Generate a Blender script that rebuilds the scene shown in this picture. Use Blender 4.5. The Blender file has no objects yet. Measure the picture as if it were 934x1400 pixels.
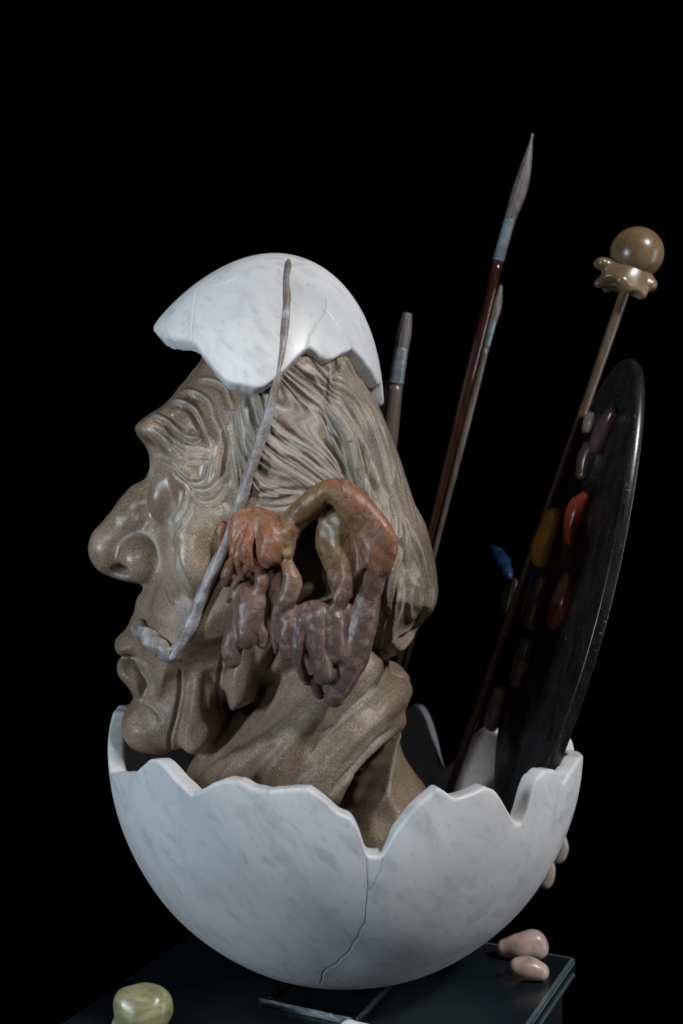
import bpy, bmesh, math, random
import numpy as np
from mathutils import Vector, Matrix

random.seed(7)
rng = np.random.default_rng(7)
scene = bpy.context.scene
COL = scene.collection

# ----------------------------------------------------------------------------
# camera, world, lights, exposure   (sizes below are millimetres, scene is metres)
# ----------------------------------------------------------------------------
MM = 0.001
CAM_D, CAM_Z, FPX, HX, HY = 900.0, 386.0, 1800.0, 467.0, 560.0

cam_d = bpy.data.cameras.new("camera")
cam = bpy.data.objects.new("camera", cam_d); COL.objects.link(cam)
cam.location = (0, -CAM_D*MM, CAM_Z*MM)
cam.rotation_euler = (math.radians(90), 0, 0)
cam_d.sensor_fit = 'VERTICAL'; cam_d.sensor_height = 24.0; cam_d.sensor_width = 16.0
cam_d.lens = 24.0*FPX/1400.0
cam_d.shift_y = -0.1
cam_d.clip_start = 0.01; cam_d.clip_end = 50
cam_d.dof.use_dof = True
cam_d.dof.focus_distance = 0.825
cam_d.dof.aperture_fstop = 4.5
scene.camera = cam

world = bpy.data.worlds.new("World"); scene.world = world
world.use_nodes = True
world.node_tree.nodes["Background"].inputs[0].default_value = (0.0, 0.0, 0.0, 1)
world.node_tree.nodes["Background"].inputs[1].default_value = 0.0

def area_light(name, loc, target, size, size_y, power, color):
    l = bpy.data.lights.new(name, 'AREA'); l.shape = 'RECTANGLE'
    l.size = size; l.size_y = size_y; l.energy = power; l.color = color
    o = bpy.data.objects.new(name, l); COL.objects.link(o)
    o.location = loc
    o.rotation_euler = (Vector(target)-Vector(loc)).to_track_quat('-Z', 'Y').to_euler()
    return o
def spot_light(name, loc, target, radius, cone, blend, power, color):
    l = bpy.data.lights.new(name, 'SPOT'); l.energy = power; l.color = color
    l.shadow_soft_size = radius; l.spot_size = math.radians(cone); l.spot_blend = blend
    o = bpy.data.objects.new(name, l); COL.objects.link(o); o.location = loc
    o.rotation_euler = (Vector(target)-Vector(loc)).to_track_quat('-Z', 'Y').to_euler()
    return o
area_light("key_light", (1.26, -1.12, 1.74), (0.0, 0.0, 0.33), 0.14, 0.20, 42, (1.0, 0.985, 0.97))
area_light("left_light", (-1.18, -0.82, 0.44), (-0.03, 0.0, 0.29), 0.12, 0.34, 12.0, (0.76, 0.89, 1.0))
spot_light("face_spot", (-0.55, -1.50, 0.80), (-0.105, -0.02, 0.335), 0.05, 12.5, 1.0, 24, (1.0, 0.97, 0.93))
area_light("side_strip", (1.35, -0.30, 0.25), (0.1, 0.05, 0.36), 0.05, 0.90, 5.2, (0.86, 0.93, 1.0))

scene.view_settings.view_transform = 'Standard'
scene.view_settings.look = 'None'
scene.view_settings.exposure = 0.0
scene.view_settings.gamma = 1.0
scene.view_settings.use_curve_mapping = False
scene.render.engine = 'CYCLES'
scene.cycles.use_denoising = True
scene.cycles.max_bounces = 8
scene.cycles.sample_clamp_indirect = 4.0

# ----------------------------------------------------------------------------
# pixel <-> place helpers (mm)
# ----------------------------------------------------------------------------
def P(px, py, y):
    d = CAM_D + y
    return np.array([(px-HX)/FPX*d, y, CAM_Z+(HY-py)/FPX*d])

def proj(V, y=None):
    d = CAM_D + V[:, 1]
    return HX+V[:, 0]/d*FPX, HY-(V[:, 2]-CAM_Z)/d*FPX

def on_plinth(px, py):
    d = CAM_Z*FPX/(py-HY)
    return np.array([(px-HX)/FPX*d, d-CAM_D, 0.0])

def catmull(pts, n):
    p = np.asarray(pts, float)
    if len(p) < 3:
        t = np.linspace(0, 1, n)[:, None]
        return p[0]*(1-t)+p[-1]*t
    a = np.vstack([2*p[0]-p[1], p, 2*p[-1]-p[-2]])
    seg = np.linalg.norm(np.diff(p[:, :2], axis=0), axis=1)+1e-6
    cum = np.concatenate([[0], np.cumsum(seg)])
    s = np.linspace(0, cum[-1], n)
    i = np.clip(np.searchsorted(cum, s, 'right')-1, 0, len(p)-2)
    t = ((s-cum[i])/seg[i])[:, None]
    p0, p1, p2, p3 = a[i], a[i+1], a[i+2], a[i+3]
    return 0.5*((2*p1)+(-p0+p2)*t+(2*p0-5*p1+4*p2-p3)*t*t+(-p0+3*p1-3*p2+p3)*t**3)

# ----------------------------------------------------------------------------
# implicit sculpting: a distance field on a grid, meshed by surface nets
# ----------------------------------------------------------------------------
def smin(a, b, k):
    h = np.maximum(k-np.abs(a-b), 0.0)/k
    return np.minimum(a, b)-h*h*k*0.25

class Field:
    def __init__(self, lo, hi, h):
        self.lo = np.array(lo, float); self.h = h
        n = np.ceil((np.array(hi, float)-self.lo)/h).astype(int)+1
        self.n = n
        self.F = np.full(n, 1e3, np.float32)
        self.ax = [(self.lo[i]+h*np.arange(n[i])).astype(np.float32) for i in range(3)]
    def box(self, lo, hi, pad):
        sl = []
        for i in range(3):
            a = int(np.clip(np.floor((lo[i]-pad-self.lo[i])/self.h), 0, self.n[i]))
            b = int(np.clip(np.ceil((hi[i]+pad-self.lo[i])/self.h)+1, 0, self.n[i]))
            sl.append(slice(a, b))
        return tuple(sl)
    def put(self, sl, d, k, sub=False):
        A = self.F[sl]
        if sub: self.F[sl] = -smin(-A, d, k)
        else:   self.F[sl] = smin(A, d, k)
    def inflate(self, poly_px, W, Rs, k=6, yp=0.0, yc=None, sub=False, smooth=True, only=None):
        """outline in the side view, rounded: half thickness W, edge rounding Rs; yc: centred at |y|=yc"""
        pp = np.array([P(a, b, yp) for a, b in poly_px])[:, [0, 2]]
        if smooth:
            q = np.vstack([pp[-1], pp, pp[0], pp[1]])
            out = []
            for i in range(1, len(pp)+1):
                for t in (0, .25, .5, .75):
                    p0, p1, p2, p3 = q[i-1], q[i], q[i+1], q[i+2] if i+2 < len(q) else q[(i+2) % len(q)]
                    out.append(0.5*((2*p1)+(-p0+p2)*t+(2*p0-5*p1+4*p2-p3)*t*t+(-p0+3*p1-3*p2+p3)*t**3))
            pp = np.array(out)
        ym = (yc or 0)+W
        sl = self.box([pp[:, 0].min(), -ym, pp[:, 1].min()], [pp[:, 0].max(), ym, pp[:, 1].max()], k+3)
        X, Z = np.meshgrid(self.ax[0][sl[0]], self.ax[2][sl[2]], indexing='ij')
        d2 = np.full(X.shape, 1e9, np.float32); ins = np.zeros(X.shape, bool)
        for i in range(len(pp)):
            a = pp[i-1]; b = pp[i]
            ex, ez = b-a; wx = X-a[0]; wz = Z-a[1]
            t = np.clip((wx*ex+wz*ez)/(ex*ex+ez*ez+1e-9), 0, 1)
            d2 = np.minimum(d2, (wx-t*ex)**2+(wz-t*ez)**2)
            c = ((a[1] > Z) != (b[1] > Z)) & (X < (b[0]-a[0])*(Z-a[1])/(b[1]-a[1]+1e-12)+a[0])
            ins ^= c
        s = np.sqrt(d2); s[ins] *= -1
        u = np.maximum(0, 1+s/Rs)[:, None, :]
        Y = np.abs(self.ax[1][sl[1]])[None, :, None]
        if only is not None: Y = np.where(self.ax[1][sl[1]][None, :, None]*only > 0, Y, Y+500)
        v = np.abs(Y-(yc or 0))/W
        r = np.sqrt(u*u+v*v)+1e-6
        g = (r-1)*r/np.sqrt((u/Rs)**2+(v/W)**2+1e-6)
        self.put(sl, g.astype(np.float32), k, sub)
    def chain(self, pts, k=3, sym=False, n=None, sub=False):
        """round cones through (px, py, y, radius mm)"""
        q = np.array([np.append(P(a, b, y), r) for a, b, y, r in pts])
        self.chain3(q, k, sym, n, sub)
    def chain3(self, q, k=3, sym=False, n=None, sub=False):
        q = np.asarray(q, float)
        if len(q) > 2: q = catmull(q, n or (len(q)-1)*4+1)
        rm = q[:, 3].max()
        lo = q[:, :3].min(0)-rm; hi = q[:, :3].max(0)+rm
        if sym: m = max(abs(lo[1]), abs(hi[1])); lo[1] = -m; hi[1] = m
        sl = self.box(lo, hi, k+2)
        X = self.ax[0][sl[0]][:, None, None]; Y = self.ax[1][sl[1]][None, :, None]; Z = self.ax[2][sl[2]][None, None, :]
        if sym: Y = -np.abs(Y)
        D = None
        if len(q) == 1: q = np.vstack([q, q+1e-3])
        for a, b in zip(q[:-1], q[1:]):
            e = b[:3]-a[:3]; L = e@e+1e-9
            wx, wy, wz = X-a[0], Y-a[1], Z-a[2]
            t = np.clip((wx*e[0]+wy*e[1]+wz*e[2])/L, 0, 1)
            d = np.sqrt((wx-t*e[0])**2+(wy-t*e[1])**2+(wz-t*e[2])**2)-(a[3]+t*(b[3]-a[3]))
            D = d if D is None else np.minimum(D, d)
        self.put(sl, D.astype(np.float32), k, sub)
    def ellipsoid(self, c, r, k=4, sym=False, sub=False, tilt=0.0):
        c = np.asarray(c, float); r = np.asarray(r, float); m = r.max()
        lo = c-m; hi = c+m
        if sym: w = max(abs(lo[1]), abs(hi[1])); lo[1] = -w; hi[1] = w
        sl = self.box(lo, hi, k+2)
        X = self.ax[0][sl[0]][:, None, None]-c[0]; Y = self.ax[1][sl[1]][None, :, None]; Z = self.ax[2][sl[2]][None, None, :]-c[2]
        if sym: Y = -np.abs(Y)
        Y = Y-c[1]
        ca, sa = math.cos(tilt), math.sin(tilt)
        X, Z = X*ca+Z*sa, -X*sa+Z*ca
        X = X/r[0]; Y = Y/r[1]; Z = Z/r[2]
        k0 = np.sqrt(X*X+Y*Y+Z*Z); k1 = np.sqrt((X/r[0])**2+(Y/r[1])**2+(Z/r[2])**2)+1e-6
        self.put(sl, (k0*(k0-1)/k1).astype(np.float32), k, sub)
    def mesh(self):
        return surface_nets(self.F, self.lo, self.h)

def surface_nets(F, lo, h):
    S = F < 0
    c = np.zeros(tuple(np.array(F.shape)-1), np.int8)
    offs = [(i, j, k) for i in (0, 1) for j in (0, 1) for k in (0, 1)]
    def sub(A, o): return A[o[0]:A.shape[0]-1+o[0], o[1]:A.shape[1]-1+o[1], o[2]:A.shape[2]-1+o[2]]
    for o in offs: c += sub(S, o)
    I = np.argwhere((c > 0) & (c < 8))
    idx = np.full(c.shape, -1, np.int32); idx[I[:, 0], I[:, 1], I[:, 2]] = np.arange(len(I))
    vals = np.stack([F[I[:, 0]+o[0], I[:, 1]+o[1], I[:, 2]+o[2]] for o in offs], 1)
    acc = np.zeros((len(I), 3)); cnt = np.zeros(len(I))
    for a in range(8):
        for b in range(a+1, 8):
            da = np.array(offs[a]); db = np.array(offs[b])
            if np.abs(da-db).sum() != 1: continue
            m = (vals[:, a] < 0) != (vals[:, b] < 0)
            t = vals[m, a]/(vals[m, a]-vals[m, b])
            acc[m] += da+(db-da)*t[:, None]; cnt[m] += 1
    V = lo+(I+acc/cnt[:, None])*h
    Q = []
    for ax in range(3):
        s0 = [slice(None)]*3; s1 = [slice(None)]*3
        s0[ax] = slice(0, -1); s1[ax] = slice(1, None)
        A = S[tuple(s0)]; B = S[tuple(s1)]
        E = np.argwhere(A != B)
        o1, o2 = [(1, 2), (2, 0), (0, 1)][ax]
        E = E[(E[:, o1] > 0) & (E[:, o2] > 0) & (E[:, o1] < c.shape[o1]) & (E[:, o2] < c.shape[o2])]
        fl = A[E[:, 0], E[:, 1], E[:, 2]]
        q = []
        for d1, d2 in ((-1, -1), (0, -1), (0, 0), (-1, 0)):
            e = E.copy(); e[:, o1] += d1; e[:, o2] += d2
            q.append(idx[e[:, 0], e[:, 1], e[:, 2]])
        q = np.stack(q, 1)
        q[~fl] = q[~fl][:, ::-1]
        Q.append(q)
    Q = np.vstack(Q); Q = Q[(Q >= 0).all(1)]
    return V, Q

def relax(V, Q, it=2, w=0.5):
    for _ in range(it):
        acc = np.zeros_like(V); cnt = np.zeros(len(V))
        for i in range(4):
            a = Q[:, i]; b = Q[:, (i+1) % 4]
            for ax in range(3):
                acc[:, ax] += np.bincount(a, V[b, ax], len(V))+np.bincount(b, V[a, ax], len(V))
            cnt += np.bincount(a, minlength=len(V))+np.bincount(b, minlength=len(V))
        V = V*(1-w)+w*acc/np.maximum(cnt, 1)[:, None]
    return V

def quad_mesh(name, V, Q, smooth=True):
    me = bpy.data.meshes.new(name)
    V = np.asarray(V, np.float32)*MM; Q = np.asarray(Q, np.int32)
    me.vertices.add(len(V)); me.vertices.foreach_set('co', V.ravel())
    me.loops.add(Q.size); me.loops.foreach_set('vertex_index', Q.ravel())
    me.polygons.add(len(Q)); me.polygons.foreach_set('loop_start', np.arange(0, Q.size, Q.shape[1], dtype=np.int32))
    me.polygons.foreach_set('use_smooth', np.full(len(Q), smooth))
    me.update(calc_edges=True); me.validate()
    return me

def get_co(me):
    a = np.empty(len(me.vertices)*3, np.float32); me.vertices.foreach_get('co', a); return a.reshape(-1, 3)/MM
def get_no(me):
    a = np.empty(len(me.vertices)*3, np.float32); me.vertex_normals.foreach_get('vector', a); return a.reshape(-1, 3)
def set_co(me, V):
    me.vertices.foreach_set('co', (np.asarray(V, np.float32)*MM).ravel()); me.update()
def set_attr(me, name, val):
    at = me.attributes.new(name, 'FLOAT', 'POINT'); at.data.foreach_set('value', np.asarray(val, np.float32))

def split_quads(V, Q, it=2):
    """every quad into four, then a light relax: doubles the resolution"""
    n = len(V)
    E = np.concatenate([Q[:, [i, (i+1) % 4]] for i in range(4)]); E.sort(axis=1)
    key, inv = np.unique(E[:, 0].astype(np.int64)*n+E[:, 1], return_inverse=True)
    a, b = key//n, key % n
    em = n+inv.reshape(4, -1).T; fc = n+len(key)+np.arange(len(Q))
    W = np.vstack([V, (V[a]+V[b])*.5, V[Q].mean(1)])
    R = np.concatenate([np.stack([Q[:, i], em[:, i], fc, em[:, i-1]], 1) for i in range(4)])
    return relax(W, R, it, .5), R

# ----------------------------------------------------------------------------
# materials
# ----------------------------------------------------------------------------
class NT:
    def __init__(self, name):
        self.m = bpy.data.materials.new(name); self.m.use_nodes = True
        self.t = self.m.node_tree; self.b = self.t.nodes["Principled BSDF"]
    def n(self, typ, **kw):
        nd = self.t.nodes.new(typ)
        for k, v in kw.items(): setattr(nd, k, v)
        return nd
    def l(self, a, b): self.t.links.new(a, b)
    def obj(self, scale=(1, 1, 1), rot=(0, 0, 0)):
        tc = self.n('ShaderNodeTexCoord'); mp = self.n('ShaderNodeMapping')
        mp.inputs['Scale'].default_value = scale; mp.inputs['Rotation'].default_value = rot
        self.l(tc.outputs['Object'], mp.inputs['Vector']); return mp.outputs[0]
    def tex(self, stretch, rot):
        tc = self.n('ShaderNodeTexCoord'); mp = self.n('ShaderNodeMapping', vector_type='TEXTURE')
        mp.inputs['Scale'].default_value = stretch; mp.inputs['Rotation'].default_value = rot
        self.l(tc.outputs['Object'], mp.inputs['Vector']); return mp.outputs[0]
    def noise(self, vec, scale, detail=4, rough=.55, dist=0.0):
        nd = self.n('ShaderNodeTexNoise'); nd.inputs['Scale'].default_value = scale
        nd.inputs['Detail'].default_value = detail; nd.inputs['Roughness'].default_value = rough
        nd.inputs['Distortion'].default_value = dist
        if vec is not None: self.l(vec, nd.inputs['Vector'])
        return nd.outputs['Fac']
    def ramp(self, fac, stops, interp='LINEAR'):
        r = self.n('ShaderNodeValToRGB'); r.color_ramp.interpolation = interp
        el = r.color_ramp.elements
        while len(el) < len(stops): el.new(0.5)
        for e, (p, c) in zip(el, stops):
            e.position = p; e.color = (c, c, c, 1) if isinstance(c, (int, float)) else (*c, 1)
        self.l(fac, r.inputs[0]); return r.outputs[0]
    def mix(self, fac, a, b, mode='MIX'):
        m = self.n('ShaderNodeMix', data_type='RGBA', blend_type=mode)
        if isinstance(fac, (int, float)): m.inputs[0].default_value = fac
        else: self.l(fac, m.inputs[0])
        for s, v in ((m.inputs[6], a), (m.inputs[7], b)):
            if isinstance(v, tuple): s.default_value = (*v, 1)
            else: self.l(v, s)
        return m.outputs[2]
    def math(self, op, a, b=None, clamp=False):
        m = self.n('ShaderNodeMath', operation=op, use_clamp=clamp)
        for s, v in ((m.inputs[0], a), (m.inputs[1], b)):
            if v is None: continue
            if isinstance(v, (int, float)): s.default_value = v
            else: self.l(v, s)
        return m.outputs[0]
    def bump(self, h, strength=.2, dist=.001):
        b = self.n('ShaderNodeBump'); b.inputs['Strength'].default_value = strength; b.inputs['Distance'].default_value = dist
        self.l(h, b.inputs['Height']); self.l(b.outputs[0], self.b.inputs['Normal'])
    def set(self, **kw):
        for k, v in kw.items():
            s = self.b.inputs[k]
            if isinstance(v, tuple): s.default_value = (*v, 1) if len(v) == 3 and s.type == 'RGBA' else v
            elif isinstance(v, (int, float)): s.default_value = v
            else: self.l(v, s)
        return self.m

def mat_stone():
    k = NT('brown_fossil_limestone'); v = k.obj()
    at = k.n('ShaderNodeAttribute', attribute_name='carve').outputs['Fac']
    big = k.noise(v, 22, 4, .6, .6)
    base = k.ramp(big, [(.28, (.124, .087, .060)), (.5, (.200, .150, .108)), (.72, (.275, .214, .160))])
    fine = k.noise(v, 900, 3, .7)
    base = k.mix(.62, base, k.ramp(fine, [(.30, (.12, .12, .12)), (.5, (.5, .5, .5)), (.70, (.95, .93, .88))]), 'OVERLAY')
    vo = k.n('ShaderNodeTexVoronoi'); vo.inputs['Scale'].default_value = 430; k.l(v, vo.inputs['Vector'])
    sp = k.ramp(vo.outputs['Distance'], [(.10, 1.0), (.22, 0.0)])
    sel = k.ramp(k.noise(v, 160, 2), [(.46, 0.0), (.58, 1.0)])
    base = k.mix(k.math('MULTIPLY', k.math('MULTIPLY', sp, sel), .75), base, (.55, .46, .35))
    dk = k.ramp(k.noise(v, 260, 2, .5), [(.70, 0.0), (.76, 1.0)])
    base = k.mix(k.math('MULTIPLY', dk, .5), base, (.07, .05, .035))
    pale = k.mix(k.noise(v, 60, 3), (.29, .28, .255), (.44, .43, .405))
    am = k.math('MULTIPLY', at, k.ramp(k.noise(v, 120, 4, .65), [(.25, .45), (.65, 1.0)]), True)
    col = k.mix(am, base, pale)
    hc = k.n('ShaderNodeAttribute', attribute_name='hair_c').outputs['Fac']; ht = k.n('ShaderNodeAttribute', attribute_name='hair_t').outputs['Fac']
    hm = k.n('ShaderNodeAttribute', attribute_name='hair_m').outputs['Fac']
    cx = k.n('ShaderNodeCombineXYZ'); k.l(k.math('MULTIPLY', hc, 11.0), cx.inputs[0]); k.l(k.math('MULTIPLY', ht, .016), cx.inputs[1])
    st = k.noise(cx.outputs[0], 1.0, 3, .6)
    dkn = k.ramp(st, [(.30, .42), (.48, 1.0), (1.0, 1.0)])
    col = k.mix(hm, col, k.mix(1.0, col, dkn, 'MULTIPLY'))
    col = k.mix(k.math('MULTIPLY', hm, k.ramp(st, [(.57, 0.0), (.66, .75)])), col, pale)
    po = k.n('ShaderNodeAttribute', attribute_name='polish').outputs['Fac']
    rough = k.math('ADD', k.math('MULTIPLY', am, .26), k.ramp(k.noise(v, 35, 3), [(.3, .40), (.7, .54)]), True)
    rough = k.math('SUBTRACT', rough, k.math('MULTIPLY', po, .14), True)
    k.bump(k.math('ADD', k.math('MULTIPLY', k.noise(v, 700, 3, .6), .25), k.math('MULTIPLY', k.math('MULTIPLY', st, hm), 1.6)), .35, .0009)
    return k.set(**{'Base Color': col, 'Roughness': rough, 'Specular IOR Level': .4})

def mat_marble(name='white_veined_marble'):
    k = NT(name)
    v1 = k.tex((1.8, 1.3, 1), (0, math.radians(45), 0.3))
    v2 = k.tex((2.6, 1.4, 1), (0.1, math.radians(48), 0))
    cloud = k.noise(v1, 22, 5, .55, .4)
    base = k.ramp(cloud, [(.30, (.52, .54, .57)), (.48, (.61, .63, .65)), (.7, (.68, .695, .71))])
    blot = k.ramp(k.noise(v2, 95, 5, .60, .5), [(.50, 0.0), (.60, .5), (.74, 1.0)])
    area = k.ramp(k.noise(v1, 18, 2), [(.35, .30), (.55, 1.0)])
    base = k.mix(k.math('MULTIPLY', k.math('MULTIPLY', blot, area), .62), base, (.33, .35, .375))
    v3 = k.obj((1, 1, 1), (0.5, .4, .2))
    sp = k.ramp(k.noise(v2, 210, 4, .6), [(.60, 0.0), (.70, 1.0)])
    base = k.mix(k.math('MULTIPLY', sp, .38), base, (.33, .345, .365))
    warm = k.ramp(k.noise(v3, 9, 2), [(.5, 0.0), (.75, .5)])
    base = k.mix(warm, base, (.72, .67, .62), 'MULTIPLY')
    k.bump(k.noise(v3, 300, 3), .04, .0005)
    rg = k.ramp(k.noise(v3, 30, 3), [(.3, .34), (.7, .48)])
    return k.set(**{'Base Color': base, 'Roughness': rg, 'Specular IOR Level': .4,
                    'Subsurface Weight': .12, 'Subsurface Radius': (.006, .006, .006), 'Subsurface Scale': 1.0})

def mat_ear():
    k = NT('banded_jasper'); v = k.obj()
    g = k.n('ShaderNodeAttribute', attribute_name='band').outputs['Fac']
    gi = k.n('ShaderNodeAttribute', attribute_name='inner').outputs['Fac']
    nz = k.noise(v, 45, 5, .6, 1.0)
    f = k.math('ADD', g, k.math('MULTIPLY', k.math('SUBTRACT', nz, .5), .38), True)
    col = k.ramp(f, [(.0, (.100, .068, .062)), (.35, (.125, .082, .072)), (.50, (.165, .084, .058)),
                     (.62, (.205, .092, .052)), (.78, (.24, .100, .050)), (.92, (.215, .088, .046))])
    yel = k.ramp(k.noise(v, 60, 4, .6), [(.3, (.135, .080, .036)), (.55, (.20, .125, .058)), (.75, (.26, .175, .092))])
    col = k.mix(gi, col, yel)
    pk = k.ramp(k.noise(v, 70, 5, .6, 1.5), [(.52, 0.0), (.60, 1.0)])
    col = k.mix(k.math('MULTIPLY', pk, .34), col, (.36, .21, .18))
    vo = k.n('ShaderNodeTexNoise'); vo.inputs['Scale'].default_value = 28; vo.inputs['Detail'].default_value = 6; vo.inputs['Distortion'].default_value = 1.2; k.l(v, vo.inputs['Vector'])
    vein = k.ramp(vo.outputs['Fac'], [(.485, 0.0), (.5, 1.0), (.515, 0.0)])
    col = k.mix(k.math('MULTIPLY', vein, .7), col, (.06, .03, .025))
    sp = k.noise(v, 800, 3, .7)
    col = k.mix(.4, col, k.ramp(sp, [(.3, (.25, .25, .25)), (.5, (.5, .5, .5)), (.7, (.8, .8, .8))]), 'OVERLAY')
    k.bump(k.noise(v, 260, 5, .65), .22, .0012)
    return k.set(**{'Base Color': col, 'Roughness': k.ramp(k.noise(v, 70, 4), [(.3, .30), (.7, .52)]), 'Specular IOR Level': .45})

def mat_moustache():
    k = NT('grey_soapstone'); v = k.obj()
    n1 = k.noise(v, 90, 6, .65, .6)
    col = k.ramp(n1, [(.28, (.10, .075, .06)), (.45, (.20, .19, .19)), (.60, (.33, .335, .36)), (.75, (.46, .46, .48))])
    up = k.n('ShaderNodeAttribute', attribute_name='along').outputs['Fac']
    br = k.ramp(k.noise(v, 55, 5, .7), [(.40, 0.0), (.58, 1.0)])
    col = k.mix(k.math('MULTIPLY', br, k.ramp(up, [(.45, 0.15), (.85, .95)])), col, (.17, .115, .06))
    sp = k.ramp(k.noise(v, 500, 3, .7), [(.60, 0.0), (.70, 1.0)])
    col = k.mix(k.math('MULTIPLY', sp, .5), col, (.50, .50, .52))
    k.bump(k.noise(v, 350, 4, .7), .5, .0015)
    return k.set(**{'Base Color': col, 'Roughness': .34})

def mat_simple(name, c1, c2, scale=60, rough=.3, bump=.05, metallic=0.0, stretch=(1, 1, 1), spec=.5, coat=0.0):
    k = NT(name); v = k.obj(stretch)
    col = k.ramp(k.noise(v, scale, 5, .6, .4), [(.3, c1), (.7, c2)])
    if bump: k.bump(k.noise(v, scale*4, 4), bump, .001)
    return k.set(**{'Base Color': col, 'Roughness': rough, 'Metallic': metallic, 'Specular IOR Level': spec, 'Coat Weight': coat})

def mat_black_stone(name, rough):
    k = NT(name); v = k.obj((1, 1, .35), (0, math.radians(15), 0))
    col = k.ramp(k.noise(v, 90, 5, .65), [(.35, (.006, .006, .0065)), (.62, (.017, .0165, .016)), (.8, (.03, .029, .028))])
    v2 = k.obj()
    sp = k.ramp(k.noise(v2, 330, 3, .6), [(.64, 0.0), (.72, 1.0)])
    col = k.mix(k.math('MULTIPLY', sp, .8), col, (.13, .12, .105))
    rg = k.ramp(k.noise(v, 60, 4, .7), [(.3, rough), (.7, rough+.16)])
    k.bump(k.noise(v2, 260, 3), .05, .0006)
    return k.set(**{'Base Color': col, 'Roughness': rg, 'Specular IOR Level': .5})

M = {}
M['stone'] = mat_stone(); M['marble'] = mat_marble(); M['ear'] = mat_ear(); M['moustache'] = mat_moustache()
M['palette'] = mat_black_stone('polished_black_stone', .20)
M['handle'] = mat_simple('dark_varnished_wood', (.018, .007, .005), (.050, .020, .012), 30, .12, .03, 0, (6, 6, 1), .5, .3)
M['handle_grey'] = mat_simple('grey_brown_wood', (.075, .058, .050), (.15, .12, .105), 40, .28, .05, 0, (8, 8, 1))
M['stick'] = mat_simple('brown_cane_wood', (.075, .045, .030), (.15, .098, .066), 40, .30, .05, 0, (8, 8, 1))
M['ferrule'] = mat_simple('blue_grey_soapstone', (.10, .14, .17), (.27, .31, .34), 70, .26, .08, .3, (1, 1, 2))
M['bristle'] = mat_simple('grey_brown_bristle_stone', (.055, .045, .040), (.19, .165, .148), 120, .42, .25, 0, (6, 6, .6))
M['ball'] = mat_simple('tan_onyx', (.085, .050, .024), (.23, .160, .090), 38, .30, .12)
M['plinth'] = mat_simple('black_glass', (.005, .0085, .0105), (.009, .014, .017), 30, .26, .02)
M['edge'] = mat_simple('painted_edge_highlight', (.05, .075, .085), (.09, .12, .13), 60, .25, .05)  # paler than the glass: edge highlight put into the colour
M['plinth_dark'] = mat_simple('black_painted_base', (.003, .003, .0035), (.006, .006, .007), 30, .45, .05)
M['steel'] = mat_simple('polished_steel', (.03, .04, .047), (.17, .195, .21), 160, .22, .8, 1.0)
M['pink'] = mat_simple('pink_marble', (.26, .175, .145), (.50, .38, .33), 90, .32, .10)
M['onyx'] = mat_simple('green_onyx', (.13, .105, .035), (.34, .34, .20), 55, .3, .12, 0, (1, 1, 3.4))
M['beige'] = mat_simple('beige_marble', (.20, .165, .14), (.36, .31, .27), 60, .25, .04)
M['yellow'] = mat_simple('yellow_jasper', (.40, .22, .025), (.58, .35, .06), 80, .3, .06)
M['red'] = mat_simple('red_jasper', (.36, .05, .018), (.50, .085, .03), 60, .22, .04)
M['purple'] = mat_simple('purple_porphyry', (.040, .018, .020), (.095, .046, .046), 90, .22, .05)
M['blue'] = mat_simple('blue_lapis', (.006, .016, .045), (.015, .045, .11), 80, .2, .05)
M['brown'] = mat_simple('brown_agate', (.05, .030, .020), (.10, .065, .045), 60, .25, .05)
M['darkred'] = mat_simple('dark_red_jasper', (.10, .022, .012), (.17, .04, .02), 60, .25, .04)
M['olive'] = mat_simple('olive_serpentine', (.05, .05, .022), (.11, .105, .055), 60, .25, .05)

# ----------------------------------------------------------------------------
# object helpers
# ----------------------------------------------------------------------------
def tag(o, label, cat, group=None):
    o['label'] = label; o['category'] = cat
    if group: o['group'] = group
    return o
def thing(name, loc, label, cat, group=None):
    o = bpy.data.objects.new(name, None); COL.objects.link(o); o.empty_display_size = .02
    o.location = np.asarray(loc, float)*MM
    return tag(o, label, cat, group)
def put(name, me, mat, parent=None):
    """mesh in world coordinates -> object whose origin is its parent's (or its own base)"""
    o = bpy.data.objects.new(name, me); COL.objects.link(o)
    me.materials.clear(); me.materials.append(M[mat] if isinstance(mat, str) else mat)
    V = get_co(me)
    base = np.array([V[:, 0].mean(), V[:, 1].mean(), V[:, 2].min()])
    set_co(me, V-base)
    if parent is not None:
        o.parent = parent; o.location = Vector(base*MM)-parent.location
        if parent.parent is not None: o.location -= parent.parent.location
    else: o.location = base*MM
    return o
def blob_mesh(name, chains, h=.8, k=3.0, noise=0.0):
    """smooth pebble-like body from chains of (x, y, z, r) in mm"""
    A = np.vstack([np.asarray(c, float) for c in chains])
    r = A[:, 3].max()+6
    f = Field(A[:, :3].min(0)-r, A[:, :3].max(0)+r, h)
    for c in chains: f.chain3(c, k)
    if noise:
        X, Y, Z = np.meshgrid(*f.ax, indexing='ij')
        f.F += noise*(np.sin(X*.31+1.3)*np.sin(Y*.27+.4)+np.sin(Z*.22+X*.12)*.8+np.sin(X*.33+Y*.27+Z*.2)*.35)
    V, Q = f.mesh(); V = relax(V, Q, 2)
    return quad_mesh(name, V, Q)
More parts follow.
